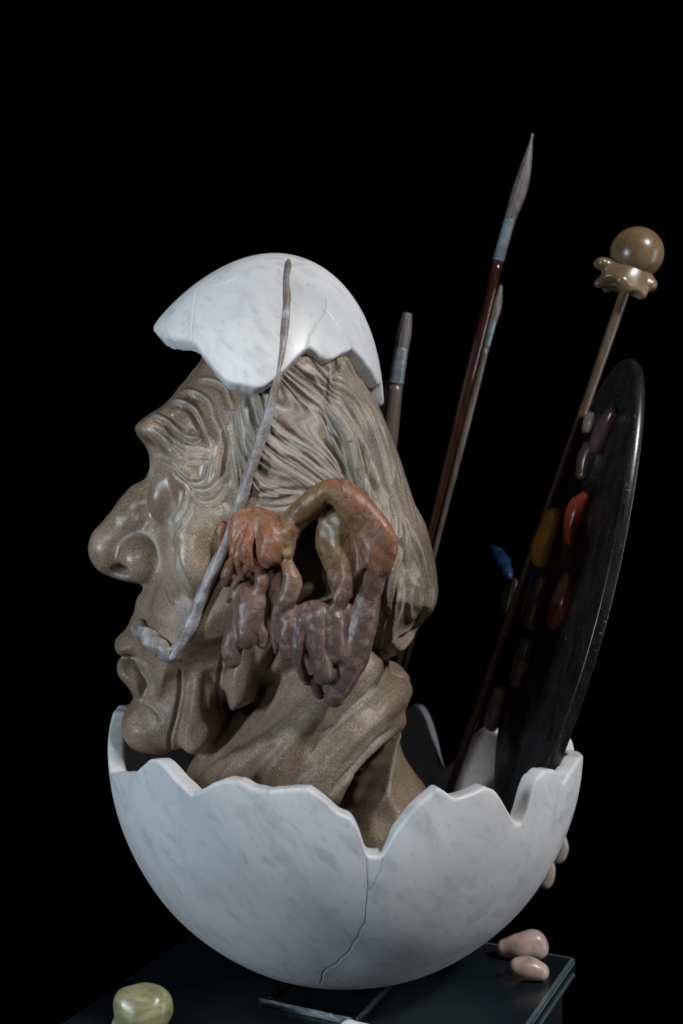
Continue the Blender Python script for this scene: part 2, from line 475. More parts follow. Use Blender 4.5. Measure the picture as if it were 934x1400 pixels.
def tube_mesh(name, path, radius, sides=24, squash=None):
    path = np.asarray(path, float); n = len(path); radius = np.broadcast_to(radius, n) if np.ndim(radius) == 0 else np.asarray(radius)
    T = np.gradient(path, axis=0); T /= np.linalg.norm(T, axis=1)[:, None]
    up = np.array([0.13, -1, 0.2]); V = []
    for i in range(n):
        b = np.cross(T[i], up); b /= np.linalg.norm(b); c = np.cross(b, T[i])
        for j in range(sides):
            a = 2*math.pi*j/sides
            rr = radius[i]*(1 if squash is None else squash(i/(n-1), a))
            V.append(path[i]+rr*(math.cos(a)*b+math.sin(a)*c))
    Q = [(i*sides+j, i*sides+(j+1) % sides, (i+1)*sides+(j+1) % sides, (i+1)*sides+j) for i in range(n-1) for j in range(sides)]
    V.append(path[0]); V.append(path[-1]); a, b = len(V)-2, len(V)-1
    for j in range(sides):
        Q.append((a, a, (j+1) % sides, j)); Q.append((b, b, (n-1)*sides+j, (n-1)*sides+(j+1) % sides))
    me = bpy.data.meshes.new(name)
    me.from_pydata((np.array(V)*MM).tolist(), [], [tuple(dict.fromkeys(q)) for q in Q])
    me.polygons.foreach_set('use_smooth', [True]*len(me.polygons)); me.update()
    bm = bmesh.new(); bm.from_mesh(me); bmesh.ops.recalc_face_normals(bm, faces=bm.faces); bm.to_mesh(me); bm.free()
    return me
def bm_mesh(name, bm, smooth=False):
    me = bpy.data.meshes.new(name); bm.to_mesh(me); bm.free()
    me.polygons.foreach_set('use_smooth', [smooth]*len(me.polygons)); me.update(); return me

# ----------------------------------------------------------------------------
# plinth
# ----------------------------------------------------------------------------
dA = np.array([-.907, .421, 0]); dB = np.array([.421, .907, 0])
corner = np.array([163.0, 26.0, 0])
PL = 264.0
pc = corner+dA*PL/2-dB*PL/2
def slab(name, c, sa, sb, z0, z1, bev):
    bm = bmesh.new(); bmesh.ops.create_cube(bm, size=1)
    for v in bm.verts:
        p = c+dA*sa*v.co.x+dB*sb*v.co.y
        v.co = Vector((p[0]*MM, p[1]*MM, (z0 if v.co.z < 0 else z1)*MM))
    bmesh.ops.bevel(bm, geom=bm.edges[:], offset=bev*MM, segments=2, affect='EDGES', profile=.5)
    bmesh.ops.recalc_face_normals(bm, faces=bm.faces)
    return bm_mesh(name, bm)
plinth = thing('plinth', (pc[0], pc[1], -120), 'square black glass topped plinth under the whole sculpture', 'plinth')
put('glass_top', slab('glass_top', pc, PL, PL, -12, 0, 1.8), 'plinth', plinth)
put('base_block', slab('base_block', pc, PL-14, PL-14, -120, -12.2, 1.5), 'plinth_dark', plinth)

for nm, ca, la, lb in (('edge_highlight', corner-dB*PL/2, 2.0, PL-3), ('edge_highlight', corner+dA*PL/2, PL-3, 2.0)):  # added pale strips, imitating light caught along the plinth edges
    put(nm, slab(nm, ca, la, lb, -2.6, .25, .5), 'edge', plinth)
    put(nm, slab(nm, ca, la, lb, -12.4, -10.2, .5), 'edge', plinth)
# steel stand: a frame of square bars lying on the plinth, the egg rests in it
stand = thing('egg_stand', (2.5, 0, 0), 'small polished steel bar frame beneath the white marble egg', 'stand')
c0 = np.array([8.0, -73.0, 0]); LA, LB = 66.0, 132.0
for a, b in ((c0, c0+dA*LA), (c0, c0+dB*LB), (c0+dA*LA, c0+dA*LA+dB*LB), (c0+dB*LB, c0+dA*LA+dB*LB)):
    along = (b-a)/np.linalg.norm(b-a); side = np.cross(along, [0, 0, 1])
    n = 40; rows = []
    for i in range(n+1):
        t = i/n; p = a+(b-a)*t
        ww = 2.5+.10*math.sin(i*.7)+.08*math.sin(i*.31)
        ring = [(-ww, .3), (-ww+.2, 2.6), (-ww+1.3, 4.2), (ww-1.3, 4.4), (ww-.2, 2.8), (ww, .3)]
        rows.append([p+side*s+np.array([0, 0, z+.06*math.sin(i*.8+s)]) for s, z in ring])
    V = np.array(rows).reshape(-1, 3); Q = [(i*6+j, i*6+(j+1) % 6, (i+1)*6+(j+1) % 6, (i+1)*6+j) for i in range(n) for j in range(6)]
    for e in (0, n*6): Q += [(e, e+1, e+4, e+5), (e+1, e+2, e+3, e+4)]
    me = quad_mesh('bar', V, Q, False)
    bm = bmesh.new(); bm.from_mesh(me); bmesh.ops.recalc_face_normals(bm, faces=bm.faces); bm.to_mesh(me); bm.free()
    put('bar', me, 'steel', stand)

# ----------------------------------------------------------------------------
# marble shells (bowl and cap): ellipsoids cut along a jagged rim
# ----------------------------------------------------------------------------
class Shell:
    def __init__(self, c, u, v, w, a, b, th):
        self.c = np.array(c, float); self.R = np.array([u, v, w], float); self.a = a; self.b = b; self.th = th
    def cast(self, px, py, far=False, inset=0.0):
        a, b = self.a-inset, self.b-inset
        o = self.R@(np.array([0, -CAM_D, CAM_Z])-self.c); d = self.R@np.array([(px-HX)/FPX, 1.0, (HY-py)/FPX])
        s = np.array([a, a, b]); o = o/s; d = d/s
        A = d@d; B = o@d; C = o@o-1; D = B*B-A*C
        t = (-B+(1 if far else -1)*math.sqrt(max(D, 0)))/A
        p = o+d*t; p /= np.linalg.norm(p)
        th = math.atan2(p[1], p[0]); ph = math.acos(np.clip(p[2], -1, 1))
        return th, ph
    def point(self, th, ph, depth=0.0):
        th = np.asarray(th); ph = np.asarray(ph); a = self.a-depth; b = self.b-depth
        L = np.stack([a*np.sin(ph)*np.cos(th), a*np.sin(ph)*np.sin(th), b*np.cos(ph)+0*th], -1)
        return self.c+L@self.R
    def build(self, name, rim, near_mid, cracks, rows=200, step=.6):
        rim = sorted(rim); tt = np.array([r[0] for r in rim]); pp = np.array([r[1] for r in rim])
        tt = np.concatenate([tt-2*math.pi, tt, tt+2*math.pi]); pp = np.tile(pp, 3)
        dn = step/self.a; df = 2.2/self.a
        near = np.arange(near_mid-1.75, near_mid+1.75, dn); farr = np.arange(near_mid+1.75, near_mid-1.75+2*math.pi, df)
        TH = np.concatenate([near, farr])
        w = (TH+math.pi) % (2*math.pi)-math.pi
        pm = np.interp(w, tt, pp)
        # round the corners of the rim a little, keep small chips
        loc = np.gradient(TH); ker = np.array([1, 2, 3, 2, 1.])/9
        for _ in range(2):
            pm = np.convolve(np.concatenate([pm[-2:], pm, pm[:2]]), ker, 'valid')
        pm = pm+(.22*np.sin(TH*41)+.12*np.sin(TH*97+1))/self.b
        m = len(TH); rr = 2.2
        prof = []      # (t along, extra phi mm, depth)
        for t in np.linspace(.004, 1, rows): prof.append((t, -rr, 0.0))
        for q in np.linspace(0, math.pi/2, 5)[1:]: prof.append((1, -rr+rr*math.sin(q), rr-rr*math.cos(q)))
        prof.append((1, 0, self.th/2))
        for q in np.linspace(0, math.pi/2, 5): prof.append((1, -rr+rr*math.cos(q), self.th-rr+rr*math.sin(q)))
        for t in np.linspace(1, .004, 70)[1:]: prof.append((t, -rr, self.th))
        V = []
        for t, e, d in prof:
            V.append(self.point(TH, pm*t+e/math.hypot(self.a*.6, self.b*.8)*min(1, t), d))
        V = np.array(V).reshape(-1, 3)
        n = len(prof); I = np.arange(n*m).reshape(n, m)
        Q = np.stack([I[:-1], np.roll(I, -1, 1)[:-1], np.roll(I, -1, 1)[1:], I[1:]], -1).reshape(-1, 4)
        # cracks engraved in the outer skin
        outer = V[:rows*m]
        disp = np.zeros(len(outer))
        nrm = outer-self.c; nrm /= np.linalg.norm(nrm, axis=1)[:, None]
        for line, wd, amp in cracks:
            L = np.array([self.point(*self.cast(x, y)) for x, y in line])
            lo = L.min(0)-6; hi = L.max(0)+6
            sel = np.where(((outer > lo) & (outer < hi)).all(1))[0]
            q = outer[sel]; dist = np.full(len(sel), 1e9)
            for a, b in zip(L[:-1], L[1:]):
                e = b-a; t = np.clip(((q-a)@e)/(e@e), 0, 1)
                dist = np.minimum(dist, np.linalg.norm(q-(a+t[:, None]*e), axis=1))
            g = -amp*np.exp(-(dist/wd)**2)+.30*amp*np.exp(-((dist-2.0*wd)/wd)**2)
            disp[sel] = np.where(np.abs(g) > np.abs(disp[sel]), g, disp[sel])
        V[:rows*m] = outer+nrm*disp[:, None]
        # low, hand-worked unevenness
        nn = (V-self.c); 
        un = .25*np.sin(V[:, 0]*.05+1)*np.sin(V[:, 2]*.06+V[:, 1]*.03)
        V = V+nn/np.linalg.norm(nn, axis=1)[:, None]*un[:, None]
        me = quad_mesh(name, V, Q)
        bm = bmesh.new(); bm.from_mesh(me)
        bm.verts.ensure_lookup_table()
        for ring in (I[0], I[-1]):
            bm.faces.new([bm.verts[i] for i in ring])
        bmesh.ops.recalc_face_normals(bm, faces=bm.faces)
        bm.to_mesh(me); bm.free()
        me.polygons.foreach_set('use_smooth', [True]*len(me.polygons)); me.update()
        return me

def jit(pts, n=4, s=1.2):
    """jagged crack line: subdivide and jitter"""
    out = []
    for a, b in zip(pts[:-1], pts[1:]):
        for i in range(n):
            t = i/n; out.append((a[0]+(b[0]-a[0])*t+(rng.normal()*s if i else 0), a[1]+(b[1]-a[1])*t+(rng.normal()*s if i else 0)))
    out.append(pts[-1]); return out

bowl = Shell((2.5, 0, 164), (1, 0, 0), (0, -1, 0), (0, 0, -1), 160, 160, 11)
near_rim = [(150, 1057), (163, 1058), (184, 1057), (203, 1038), (214, 1038), (225, 1046), (263, 1086), (275, 1079), (290, 1071), (308, 1065),
            (326, 1066), (345, 1077), (363, 1081), (392, 1078), (421, 1078), (439, 1089), (462, 1111), (480, 1119), (489, 1132), (496, 1152), (501, 1170),
            (523, 1172), (528, 1163), (540, 1140), (565, 1106), (590, 1085), (600, 1077), (611, 1083), (621, 1091), (643, 1086), (664, 1075), (677, 1080),
            (686, 1093), (698, 1114), (705, 1125), (713, 1126), (720, 1110), (727, 1082), (734, 1063), (746, 1052), (760, 1053), (771, 1070), (780, 1055), (792, 1036)]
far_rim = [(799, 1032), (786, 1026), (783, 1012), (770, 994), (760, 990), (740, 1010), (722, 1030), (700, 1004), (672, 990), (650, 1010), (625, 1050), (607, 1056), (596, 997), (586, 967), (575, 960), (564, 962),
           (540, 985), (500, 970), (450, 990), (400, 965), (350, 985), (300, 970), (250, 990), (215, 972), (190, 963), (176, 962), (162, 964), (155, 972)]
rim = [bowl.cast(x, y) for x, y in near_rim]+[bowl.cast(x, y, True) for x, y in far_rim]
crack1 = jit([(501, 1172), (502, 1195), (503, 1215), (500, 1240), (499, 1262), (490, 1280), (478, 1300), (462, 1316), (443, 1328), (438, 1345)], 3, .8)
crack2 = jit([(523, 1174), (521, 1190), (512, 1208), (504, 1220)], 3, .6)
crack3 = jit([(443, 1328), (415, 1334), (385, 1335), (360, 1330)], 3, .6)
crack4 = jit([(443, 1328), (470, 1346), (505, 1350)], 3, .6)
bowl_me = bowl.build('bowl', rim, math.pi/2, [(crack1, .5, .45), (crack2, .45, .42), (crack3, .4, .3), (crack4, .4, .3)])
o = put('eggshell_bowl', bowl_me, 'marble')
tag(o, 'large white marble eggshell half with jagged rim, cracked below its notch', 'egg shell')

ax = np.array([.30, 0, .954]); ax /= np.linalg.norm(ax)
cu = np.array([.954, 0, -.30]); cu /= np.linalg.norm(cu)
capc = P(317, 658, 0)
cap = Shell(capc, cu, (0, -1, 0), ax, 97, 160, 12)
cap_rim = [(211, 452), (215, 457), (224, 461), (240, 463), (258, 465), (266, 470), (280, 488), (292, 503), (304, 517), (314, 523), (334, 527), (353, 530), (362, 527), (371, 521), (392, 503), (408, 486), (421, 475),
           (430, 479), (440, 487), (448, 491), (457, 489), (470, 482), (483, 476), (491, 483), (500, 493), (508, 504), (515, 516), (519, 525)]
rim = [cap.cast(x, y) for x, y in cap_rim]
tn = [r[0] for r in rim]
lo_t, hi_t = min(tn), max(tn)
rim += [(lo_t-.14, dict(rim)[lo_t]-.01), (hi_t+.14, dict(rim)[hi_t]-.01)]

for i, tq in enumerate(np.linspace(hi_t+.25, lo_t+2*math.pi-.25, 13)):
    tw = (tq+math.pi) % (2*math.pi)-math.pi
    rim.append((tw, (1.045 if i > 6 else .97)+(.035 if i % 2 else -.03)*(1 if 1 < i < 11 else .3)))
ck = [(jit([(420, 477), (422, 462), (430, 446), (442, 428), (445, 420), (444, 406)], 3, .5), .5, .6), (jit([(446, 424), (460, 442), (472, 460), (483, 477)], 3, .5), .5, .5),
      (jit([(263, 478), (262, 455), (264, 430), (269, 395)], 3, .5), .45, .45), (jit([(269, 395), (295, 391), (315, 383), (333, 378)], 3, .5), .5, .55)]
cap_me = cap.build('cap', rim, math.pi/2, ck, rows=170, step=.5)
o = put('eggshell_fragment', cap_me, 'marble')
tag(o, 'small tilted white marble eggshell piece with jagged edge worn atop the carved head', 'egg shell')

# ----------------------------------------------------------------------------
# the carved head
# ----------------------------------------------------------------------------
H = Field((-182, -100, 42), (78, 100, 492), 1.45)
skull = [(285, 470), (276, 492), (262, 510), (250, 528), (245, 545), (240, 560), (230, 590), (224, 615), (219, 640), (221, 665), (223, 700), (216, 740), (208, 780),
         (200, 800), (193, 814), (188, 835), (182, 850), (184, 880), (195, 905), (205, 930), (212, 955), (230, 960), (260, 935), (310, 930), (380, 930), (450, 915), (510, 893),
         (540, 860), (570, 830), (580, 790), (572, 735), (556, 690), (540, 640), (520, 580), (505, 535), (494, 480), (476, 430), (445, 393), (400, 372), (350, 385), (310, 422)]
H.inflate(skull, 77, 84, 6)
hairp = [(470, 470), (500, 536), (520, 568), (536, 604), (552, 649), (565, 685), (581, 717), (590, 749), (597, 791), (598, 813), (592, 829), (571, 852), (561, 874), (549, 887), (533, 893),
         (513, 886), (490, 850), (470, 780), (450, 700), (430, 620), (420, 540)]
H.inflate(hairp, 80, 50, 10)
# brow, folds over the eye
H.inflate([(246, 536), (231, 550), (207, 566), (194, 575), (189, 585), (193, 593), (204, 604), (222, 614), (240, 640), (258, 668), (285, 684), (304, 655), (306, 600), (292, 550), (268, 528)], 54, 14, 8)
H.ellipsoid(P(262, 645, -53), (13, 10, 20), 8, True, tilt=-.35)
H.ellipsoid(P(238, 590, -43), (17, 8, 9), 8, True, tilt=-.4)
H.ellipsoid(P(229, 673, -29), (13, 12.5, 20), 7, True, tilt=-.30)
H.inflate([(192, 590), (198, 603), (203, 617), (207, 640), (206, 652), (230, 672), (252, 645), (245, 600), (218, 588)], 26, 13, 6)
# nose
H.inflate([(214, 642), (206, 651), (180, 665), (163, 684), (148, 704), (132, 723), (124, 742), (127, 762), (137, 779), (153, 789), (174, 795), (191, 797), (208, 792), (226, 760), (236, 710), (230, 670)], 19, 16, 7)
H.ellipsoid(P(147, 750, 0), (11.5, 16, 14), 6, False)
H.ellipsoid(P(193, 766, -22), (14.5, 12, 15.5), 5, True, tilt=.3)
H.inflate([(232, 690), (208, 700), (198, 730), (214, 760), (222, 800), (240, 800), (250, 740)], 25, 24, 12)
H.ellipsoid(P(170, 779, -19), (10, 12, 4.6), 2.5, True, True, tilt=.12)
# cheek
H.ellipsoid(P(270, 768, -61), (15, 16, 22), 4, True, tilt=.18)
H.ellipsoid(P(285, 715, -60), (22, 13, 18), 12, True)
H.ellipsoid(P(268, 845, -44), (24, 12, 24), 16, True)
# lips and chin
H.inflate([(192, 815), (186, 837), (177, 854), (161, 871), (158, 879), (161, 889), (169, 895), (190, 898), (212, 906), (235, 890), (230, 850), (212, 815)], 31, 20, 5)
H.inflate([(170, 897), (163, 903), (161, 914), (166, 925), (177, 937), (188, 955), (206, 955), (214, 930), (206, 908), (190, 900)], 27, 15, 3)
H.inflate([(190, 950), (176, 966), (171, 979), (172, 995), (179, 1010), (193, 1019), (212, 1026), (230, 1026), (236, 1000), (242, 950), (243, 912), (218, 908), (205, 925)], 36, 24, 4)
H.ellipsoid(P(196, 992, -14), (13, 22, 16), 6, True)
# melted jaw: undercut below the cheek, lower face, hanging lobes
H.inflate([(246, 906), (258, 884), (285, 872), (320, 864), (352, 866), (365, 900), (360, 1010), (240, 1010)], 24, 10, 2.5, yp=-55, yc=74, sub=True)
H.inflate([(200, 905), (207, 935), (191, 955), (179, 968), (174, 980), (176, 996), (184, 1010), (200, 1018), (230, 1022), (262, 1018), (285, 1000), (300, 960), (345, 950), (360, 920), (370, 880), (300, 850), (220, 880)], 41, 24, 5)
H.inflate([(247, 900), (247, 940), (243, 965), (234, 1003), (238, 1029), (254, 1044), (273, 1044), (292, 1030), (305, 1003), (303, 988), (294, 969), (294, 934), (303, 905), (318, 862), (262, 868)], 47, 11, 2, yp=-46)
H.inflate([(306, 900), (299, 937), (301, 958), (308, 980), (318, 984), (338, 976), (350, 966), (358, 934), (366, 900), (370, 860), (325, 860)], 53, 11, 2, yp=-50)
# neck
H.inflate([(396, 880), (376, 908), (354, 950), (328, 972), (294, 1002), (260, 1044), (242, 1110), (290, 1230), (440, 1230), (446, 1100), (466, 1072), (483, 1055), (513, 1021), (543, 996), (548, 976), (552, 952), (549, 938),
           (537, 928), (530, 894), (525, 840), (420, 840)], 63, 36, 5)
H.inflate([(446, 1104), (462, 1088), (484, 1056), (514, 1021), (545, 998), (549, 1000), (546, 1012), (554, 1038), (571, 1066), (592, 1105), (590, 1230), (470, 1240)], 68, 30, 1.5)
H.chain([(535, 950, -26, 12), (500, 985, -54, 11), (455, 1030, -63, 11), (425, 1075, -66, 11), (410, 1120, -66, 12)], 6, True)
H.chain([(480, 930, -54, 12), (420, 985, -62, 10), (360, 1035, -60, 12), (300, 1080, -54, 15), (270, 1150, -46, 18)], 8, True)
H.chain([(400, 1030, -65, 7), (380, 1080, -68, 8), (372, 1140, -68, 10)], 9, True)
H.chain([(546, 944, -14, 9), (528, 956, -34, 11), (500, 968, -50, 9), (470, 985, -59, 7)], 5, True)
H.chain([(500, 915, -50, 12), (455, 950, -60, 11), (410, 1000, -66, 9), (378, 1050, -68, 10), (355, 1110, -66, 12)], 5, True)
H.chain([(540, 985, -30, 8), (505, 1008, -52, 9), (470, 1045, -63, 9), (450, 1085, -68, 9)], 4, True)
H.ellipsoid(P(524, 1116, -74), (20, 15, 18), 2.0, True, True, tilt=.2)
# deep recesses: ear canal, gaps between the lobes
EARHOLE = [(407, 738), (416, 724), (429, 712), (438, 716), (436, 735), (437, 752), (446, 775), (450, 804), (455, 820), (440, 826), (420, 830), (398, 836), (386, 834), (384, 802), (388, 775), (400, 762), (405, 742)]
EARHOLE2 = [(366, 775), (386, 778), (388, 800), (378, 822), (368, 838), (362, 815), (352, 802), (346, 795), (348, 785)]
H.inflate(EARHOLE, 50, 6, 3, yp=-88, yc=92, sub=True, only=-1)
H.inflate(EARHOLE2, 20, 5, 3, yp=-85, yc=88, sub=True, only=-1)
H.ellipsoid(P(362, 925, -60), (5, 18, 24), 4, True, True, tilt=-.35)

V, Q = H.mesh(); V = relax(V, Q, 2, .5)
V, Q = split_quads(V, Q)
head_me = quad_mesh('carved_stone', V, Q)

# ---- carved relief: strokes traced on the side of the head, cut into the surface -----
RW, RH = 934, 1400
relief = np.zeros((RH, RW), np.float32); carve = np.zeros((RH, RW), np.float32)
def splat(arr, pts, sig, amp, taper=.25, mode='add', n=None, asym=0.0):
    p = catmull(pts, n or int(np.linalg.norm(np.diff(np.asarray(pts, float), axis=0), axis=1).sum()/1.0)+4)
    x0, y0 = np.floor(p.min(0)-3*sig-2).astype(int); x1, y1 = np.ceil(p.max(0)+3*sig+3).astype(int)
    x0 = max(x0, 0); y0 = max(y0, 0); x1 = min(x1, RW); y1 = min(y1, RH)
    if x1 <= x0 or y1 <= y0: return
    buf = np.zeros((y1-y0, x1-x0), np.float32)
    T = np.gradient(p, axis=0); T /= np.linalg.norm(T, axis=1)[:, None]+1e-9
    N = np.stack([-T[:, 1], T[:, 0]], 1)
    s = np.linspace(0, 1, len(p)); tp = np.minimum(1, np.minimum(s, 1-s)/max(taper, 1e-3)); tp = tp*tp*(3-2*tp)
    off = np.arange(-3*sig, 3*sig+.3, .5)
    xy = p[:, None, :]+N[:, None, :]*off[None, :, None]
    prof = np.exp(-(off/sig)**2)
    if asym: prof = prof*(1+asym*np.tanh(off/sig))
    val = (tp[:, None]*prof[None, :]).astype(np.float32)
    xi = np.rint(xy[..., 0]).astype(int)-x0; yi = np.rint(xy[..., 1]).astype(int)-y0
    ok = (xi >= 0) & (yi >= 0) & (xi < x1-x0) & (yi < y1-y0)
    np.maximum.at(buf, (yi[ok], xi[ok]), val[ok])
    a = arr[y0:y1, x0:x1]
    if mode == 'add': a += amp*buf
    elif mode == 'max': np.maximum(a, amp*buf, out=a)
    elif mode == 'min': np.minimum(a, -abs(amp)*buf, out=a)
def groove(pts, sig=2.0, amp=1.2, pale=.7, lip=.5, taper=.25):
    amp = amp*1.35
    splat(relief, pts, sig, -amp, taper)
    splat(relief, pts, sig*3.0, amp*lip, taper)
    if pale: splat(carve, pts, sig*1.6, pale, taper, 'max')
def ridge(pts, sig=3.0, amp=1.0, pale=0.0, taper=.25):
    splat(relief, pts, sig, amp, taper)
    if pale: splat(carve, pts, sig*1.2, pale, taper, 'max')

def fold(pts, amp=2.0, off=5.0, pale=.8):
    p = np.asarray(pts, float); T = np.gradient(p, axis=0); T /= np.linalg.norm(T, axis=1)[:, None]; N_ = np.stack([-T[:, 1], T[:, 0]], 1)
    splat(relief, pts, 3.2, amp*.75, .2); splat(carve, pts, 2.2, pale, .2, 'max')
    splat(relief, p+N_*off, 4.0, -amp, .2); splat(relief, p-N_*off*1.3, 4.5, -amp*.35, .2)
# forehead and brow folds
fold([(266, 521), (282, 519), (296, 522), (308, 530), (314, 545), (318, 560)], 2.2)
fold([(243, 537), (258, 535), (271, 538), (286, 550), (293, 571), (301, 592), (301, 610)], 2.8)
fold([(229, 549), (248, 549), (266, 559), (276, 575), (285, 598), (287, 612)], 3.0)
fold([(205, 563), (219, 571), (231, 577), (245, 591), (262, 599), (279, 596)], 3.0)
ridge([(238, 580), (250, 590), (264, 589)], 4, 1.6, .8)
# eye: lids, drooping folds
groove([(212, 629), (223, 633), (237, 640), (246, 651), (257, 661), (266, 676), (274, 686)], 2.6, 2.4, .8)
groove([(206, 620), (222, 622), (238, 630), (250, 645)], 2.0, 1.4, .7)
groove([(256, 655), (266, 660), (277, 658), (283, 645), (286, 622)], 2.6, 2.2, .8)
groove([(256, 660), (269, 669), (286, 668), (298, 656), (304, 640), (305, 625)], 2.6, 2.2, .8)
groove([(262, 674), (273, 685), (291, 684), (304, 672), (309, 660)], 2.8, 2.0, .7)
for i in range(16):       # brow hairs
    t = i/15; x0 = 196+t*30+rng.normal()*3; y0 = 578+t*14+rng.normal()*4
    groove([(x0, y0), (x0+18+rng.normal()*3, y0+14+rng.normal()*2), (x0+38+rng.normal()*5, y0+34+rng.normal()*4)], 1.2, .8, .55, .3)
for i in range(14):
    x0 = 238+rng.uniform(0, 30); y0 = 600+rng.uniform(0, 34); a = rng.uniform(-.3, .7)
    groove([(x0, y0), (x0+12, y0+5*a), (x0+24, y0+16*a+2)], 1.2, .8, .55, .3)
groove([(208, 628), (207, 645), (210, 655)], 2.4, 1.2, .6)
groove([(258, 668), (257, 690), (246, 708), (238, 722)], 2.2, 1.3, .8)
groove([(266, 684), (262, 703), (249, 722), (235, 738)], 2.0, 1.3, .8)
groove([(250, 672), (246, 690), (236, 702), (226, 712)], 1.8, 1.0, .8)
groove([(228, 700), (236, 720), (236, 738)], 2.0, 1.2, .8)
groove([(254, 708), (246, 722), (237, 737)], 1.2, 1.6, .0)
splat(carve, [(250, 680), (244, 705), (234, 735)], 12, .6, .2, 'max')
# nose wing
groove([(150, 752), (166, 739), (185, 727), (202, 731), (213, 747), (218, 769), (215, 791)], 2.3, .9, .9, .2)
groove([(200, 705), (196, 720), (180, 728)], 6, 1.6, .2, .3)
ridge([(182, 668), (165, 690), (155, 715)], 5, .8)
# cheek folds
groove([(236, 738), (239, 760), (247, 786), (260, 816)], 4.0, 2.8, .75, .3)
groove([(224, 796), (230, 812), (238, 830)], 2.0, 1.0, .25)
groove([(260, 816), (275, 822), (288, 818)], 5, 1.4, .1, .2)
splat(relief, [(228, 770), (232, 800), (238, 825)], 10, -1.0, .4)
splat(carve, [(226, 740), (232, 790), (240, 840), (245, 870)], 11, .12, .3, 'max')
splat(carve, [(150, 782), (180, 792)], 8, .7, .3, 'max')
# lips
groove([(166, 896), (183, 899), (198, 908), (203, 914)], 2.0, 2.2, .5, .2)
groove([(199, 910), (203, 925), (209, 940), (206, 958)], 2.6, .7, .4)
ridge([(176, 910), (186, 922), (194, 940)], 6, 1.2, .35)
groove([(190, 958), (205, 965), (215, 975), (222, 990)], 3.0, 1.4, .35)
# jaw lobes
groove([(246, 912), (246, 945), (240, 980), (232, 1010), (234, 1030)], 1.9, 3.0, .6, .1, .1)
groove([(307, 885), (300, 925), (298, 955), (306, 978), (314, 992)], 2.0, 3.0, .5, .1, .1)
ridge([(268, 925), (268, 960), (268, 1000)], 14, 1.6)
# neck
groove([(532, 912), (505, 945), (470, 978), (440, 1005), (428, 1014)], 3.2, 2.2, .5, .5)
groove([(545, 940), (525, 955), (512, 975)], 5, 1.6, .2)
groove([(546, 988), (514, 1016), (484, 1050), (466, 1068), (448, 1092)], 4.0, 3.0, .35, .3)
groove([(390, 1010), (350, 1050), (335, 1090)], 7, 1.8, .2, .4)
groove([(440, 1040), (410, 1065), (400, 1100)], 6, 1.6, .2, .4)
groove([(480, 1000), (450, 1030), (435, 1060)], 5, 1.2, .1, .4)
# temple hollow
splat(relief, [(314, 585), (308, 630), (304, 668)], 7, -4.0, .3)
splat(carve, [(322, 560), (316, 620), (322, 670)], 9, .45, .3, 'max')

# ---- hair: guide curves, interpolated to locks and strands -----
guides = [
 [(309, 588), (314, 615), (321, 642), (328, 676)],
 [(318, 565), (326, 600), (336, 635), (352, 668), (372, 682)],
 [(329, 552), (334, 600), (346, 636), (372, 660), (412, 672)],
 [(340, 540), (346, 575), (362, 610), (395, 640), (440, 662)],
 [(352, 535), (366, 575), (396, 603), (430, 622), (462, 656)],
 [(366, 528), (390, 562), (430, 590), (458, 622), (474, 660)],
 [(384, 518), (410, 545), (446, 575), (472, 615), (484, 665)],
 [(396, 502), (425, 525), (458, 560), (484, 602), (496, 650), (502, 700)],
 [(412, 488), (432, 518), (462, 552), (490, 600), (508, 650), (522, 710), (530, 780), (524, 850), (512, 884)],
 [(440, 480), (456, 520), (480, 555), (502, 602), (522, 655), (543, 712), (552, 775), (545, 835), (528, 884)],
 [(464, 485), (480, 525), (500, 562), (520, 612), (540, 668), (562, 728), (575, 788), (570, 845), (546, 888)],
 [(484, 495), (504, 536), (522, 575), (540, 622), (558, 672), (578, 725), (590, 785), (590, 830), (565, 872)],
 [(496, 505), (514, 545), (532, 590), (550, 640), (568, 690), (588, 742), (600, 800), (600, 830), (580, 860)]]
G = [catmull(g, 60) for g in guides]
def guide_at(c):
    i = int(min(max(math.floor(c), 0), len(G)-2)); t = c-i
    return G[i]*(1-t)+G[i+1]*t
NG = len(G)-1
def strand(c0, dc, t0, t1, wob):
    s = np.linspace(t0, t1, 18); out = []
    ph = rng.uniform(0, 6.28)
    for j, q in enumerate(s):
        c = np.clip(c0+dc*(q-t0)+wob*math.sin(q*5+ph), 0, NG-.001)
        g = guide_at(c); out.append(g[int(q*59)])
    out = np.array(out); keep = [0]
    for j in range(1, len(out)):
        if np.linalg.norm(out[j]-out[keep[-1]]) > 2: keep.append(j)
    return out[keep]
cmap = np.zeros((RH, RW)); tmap = np.zeros((RH, RW)); wmap = np.zeros((RH, RW))
NC, NTT = 900, 500
gg = np.array([catmull(g, NTT) for g in guides])
cc_ = np.linspace(0, NG-1e-6, NC); ii = cc_.astype(int); fr = (cc_-ii)[:, None, None]
pts_ = gg[ii]*(1-fr)+gg[ii+1]*fr
xi = np.clip(np.rint(pts_[..., 0]).astype(int), 0, RW-1); yi = np.clip(np.rint(pts_[..., 1]).astype(int), 0, RH-1)
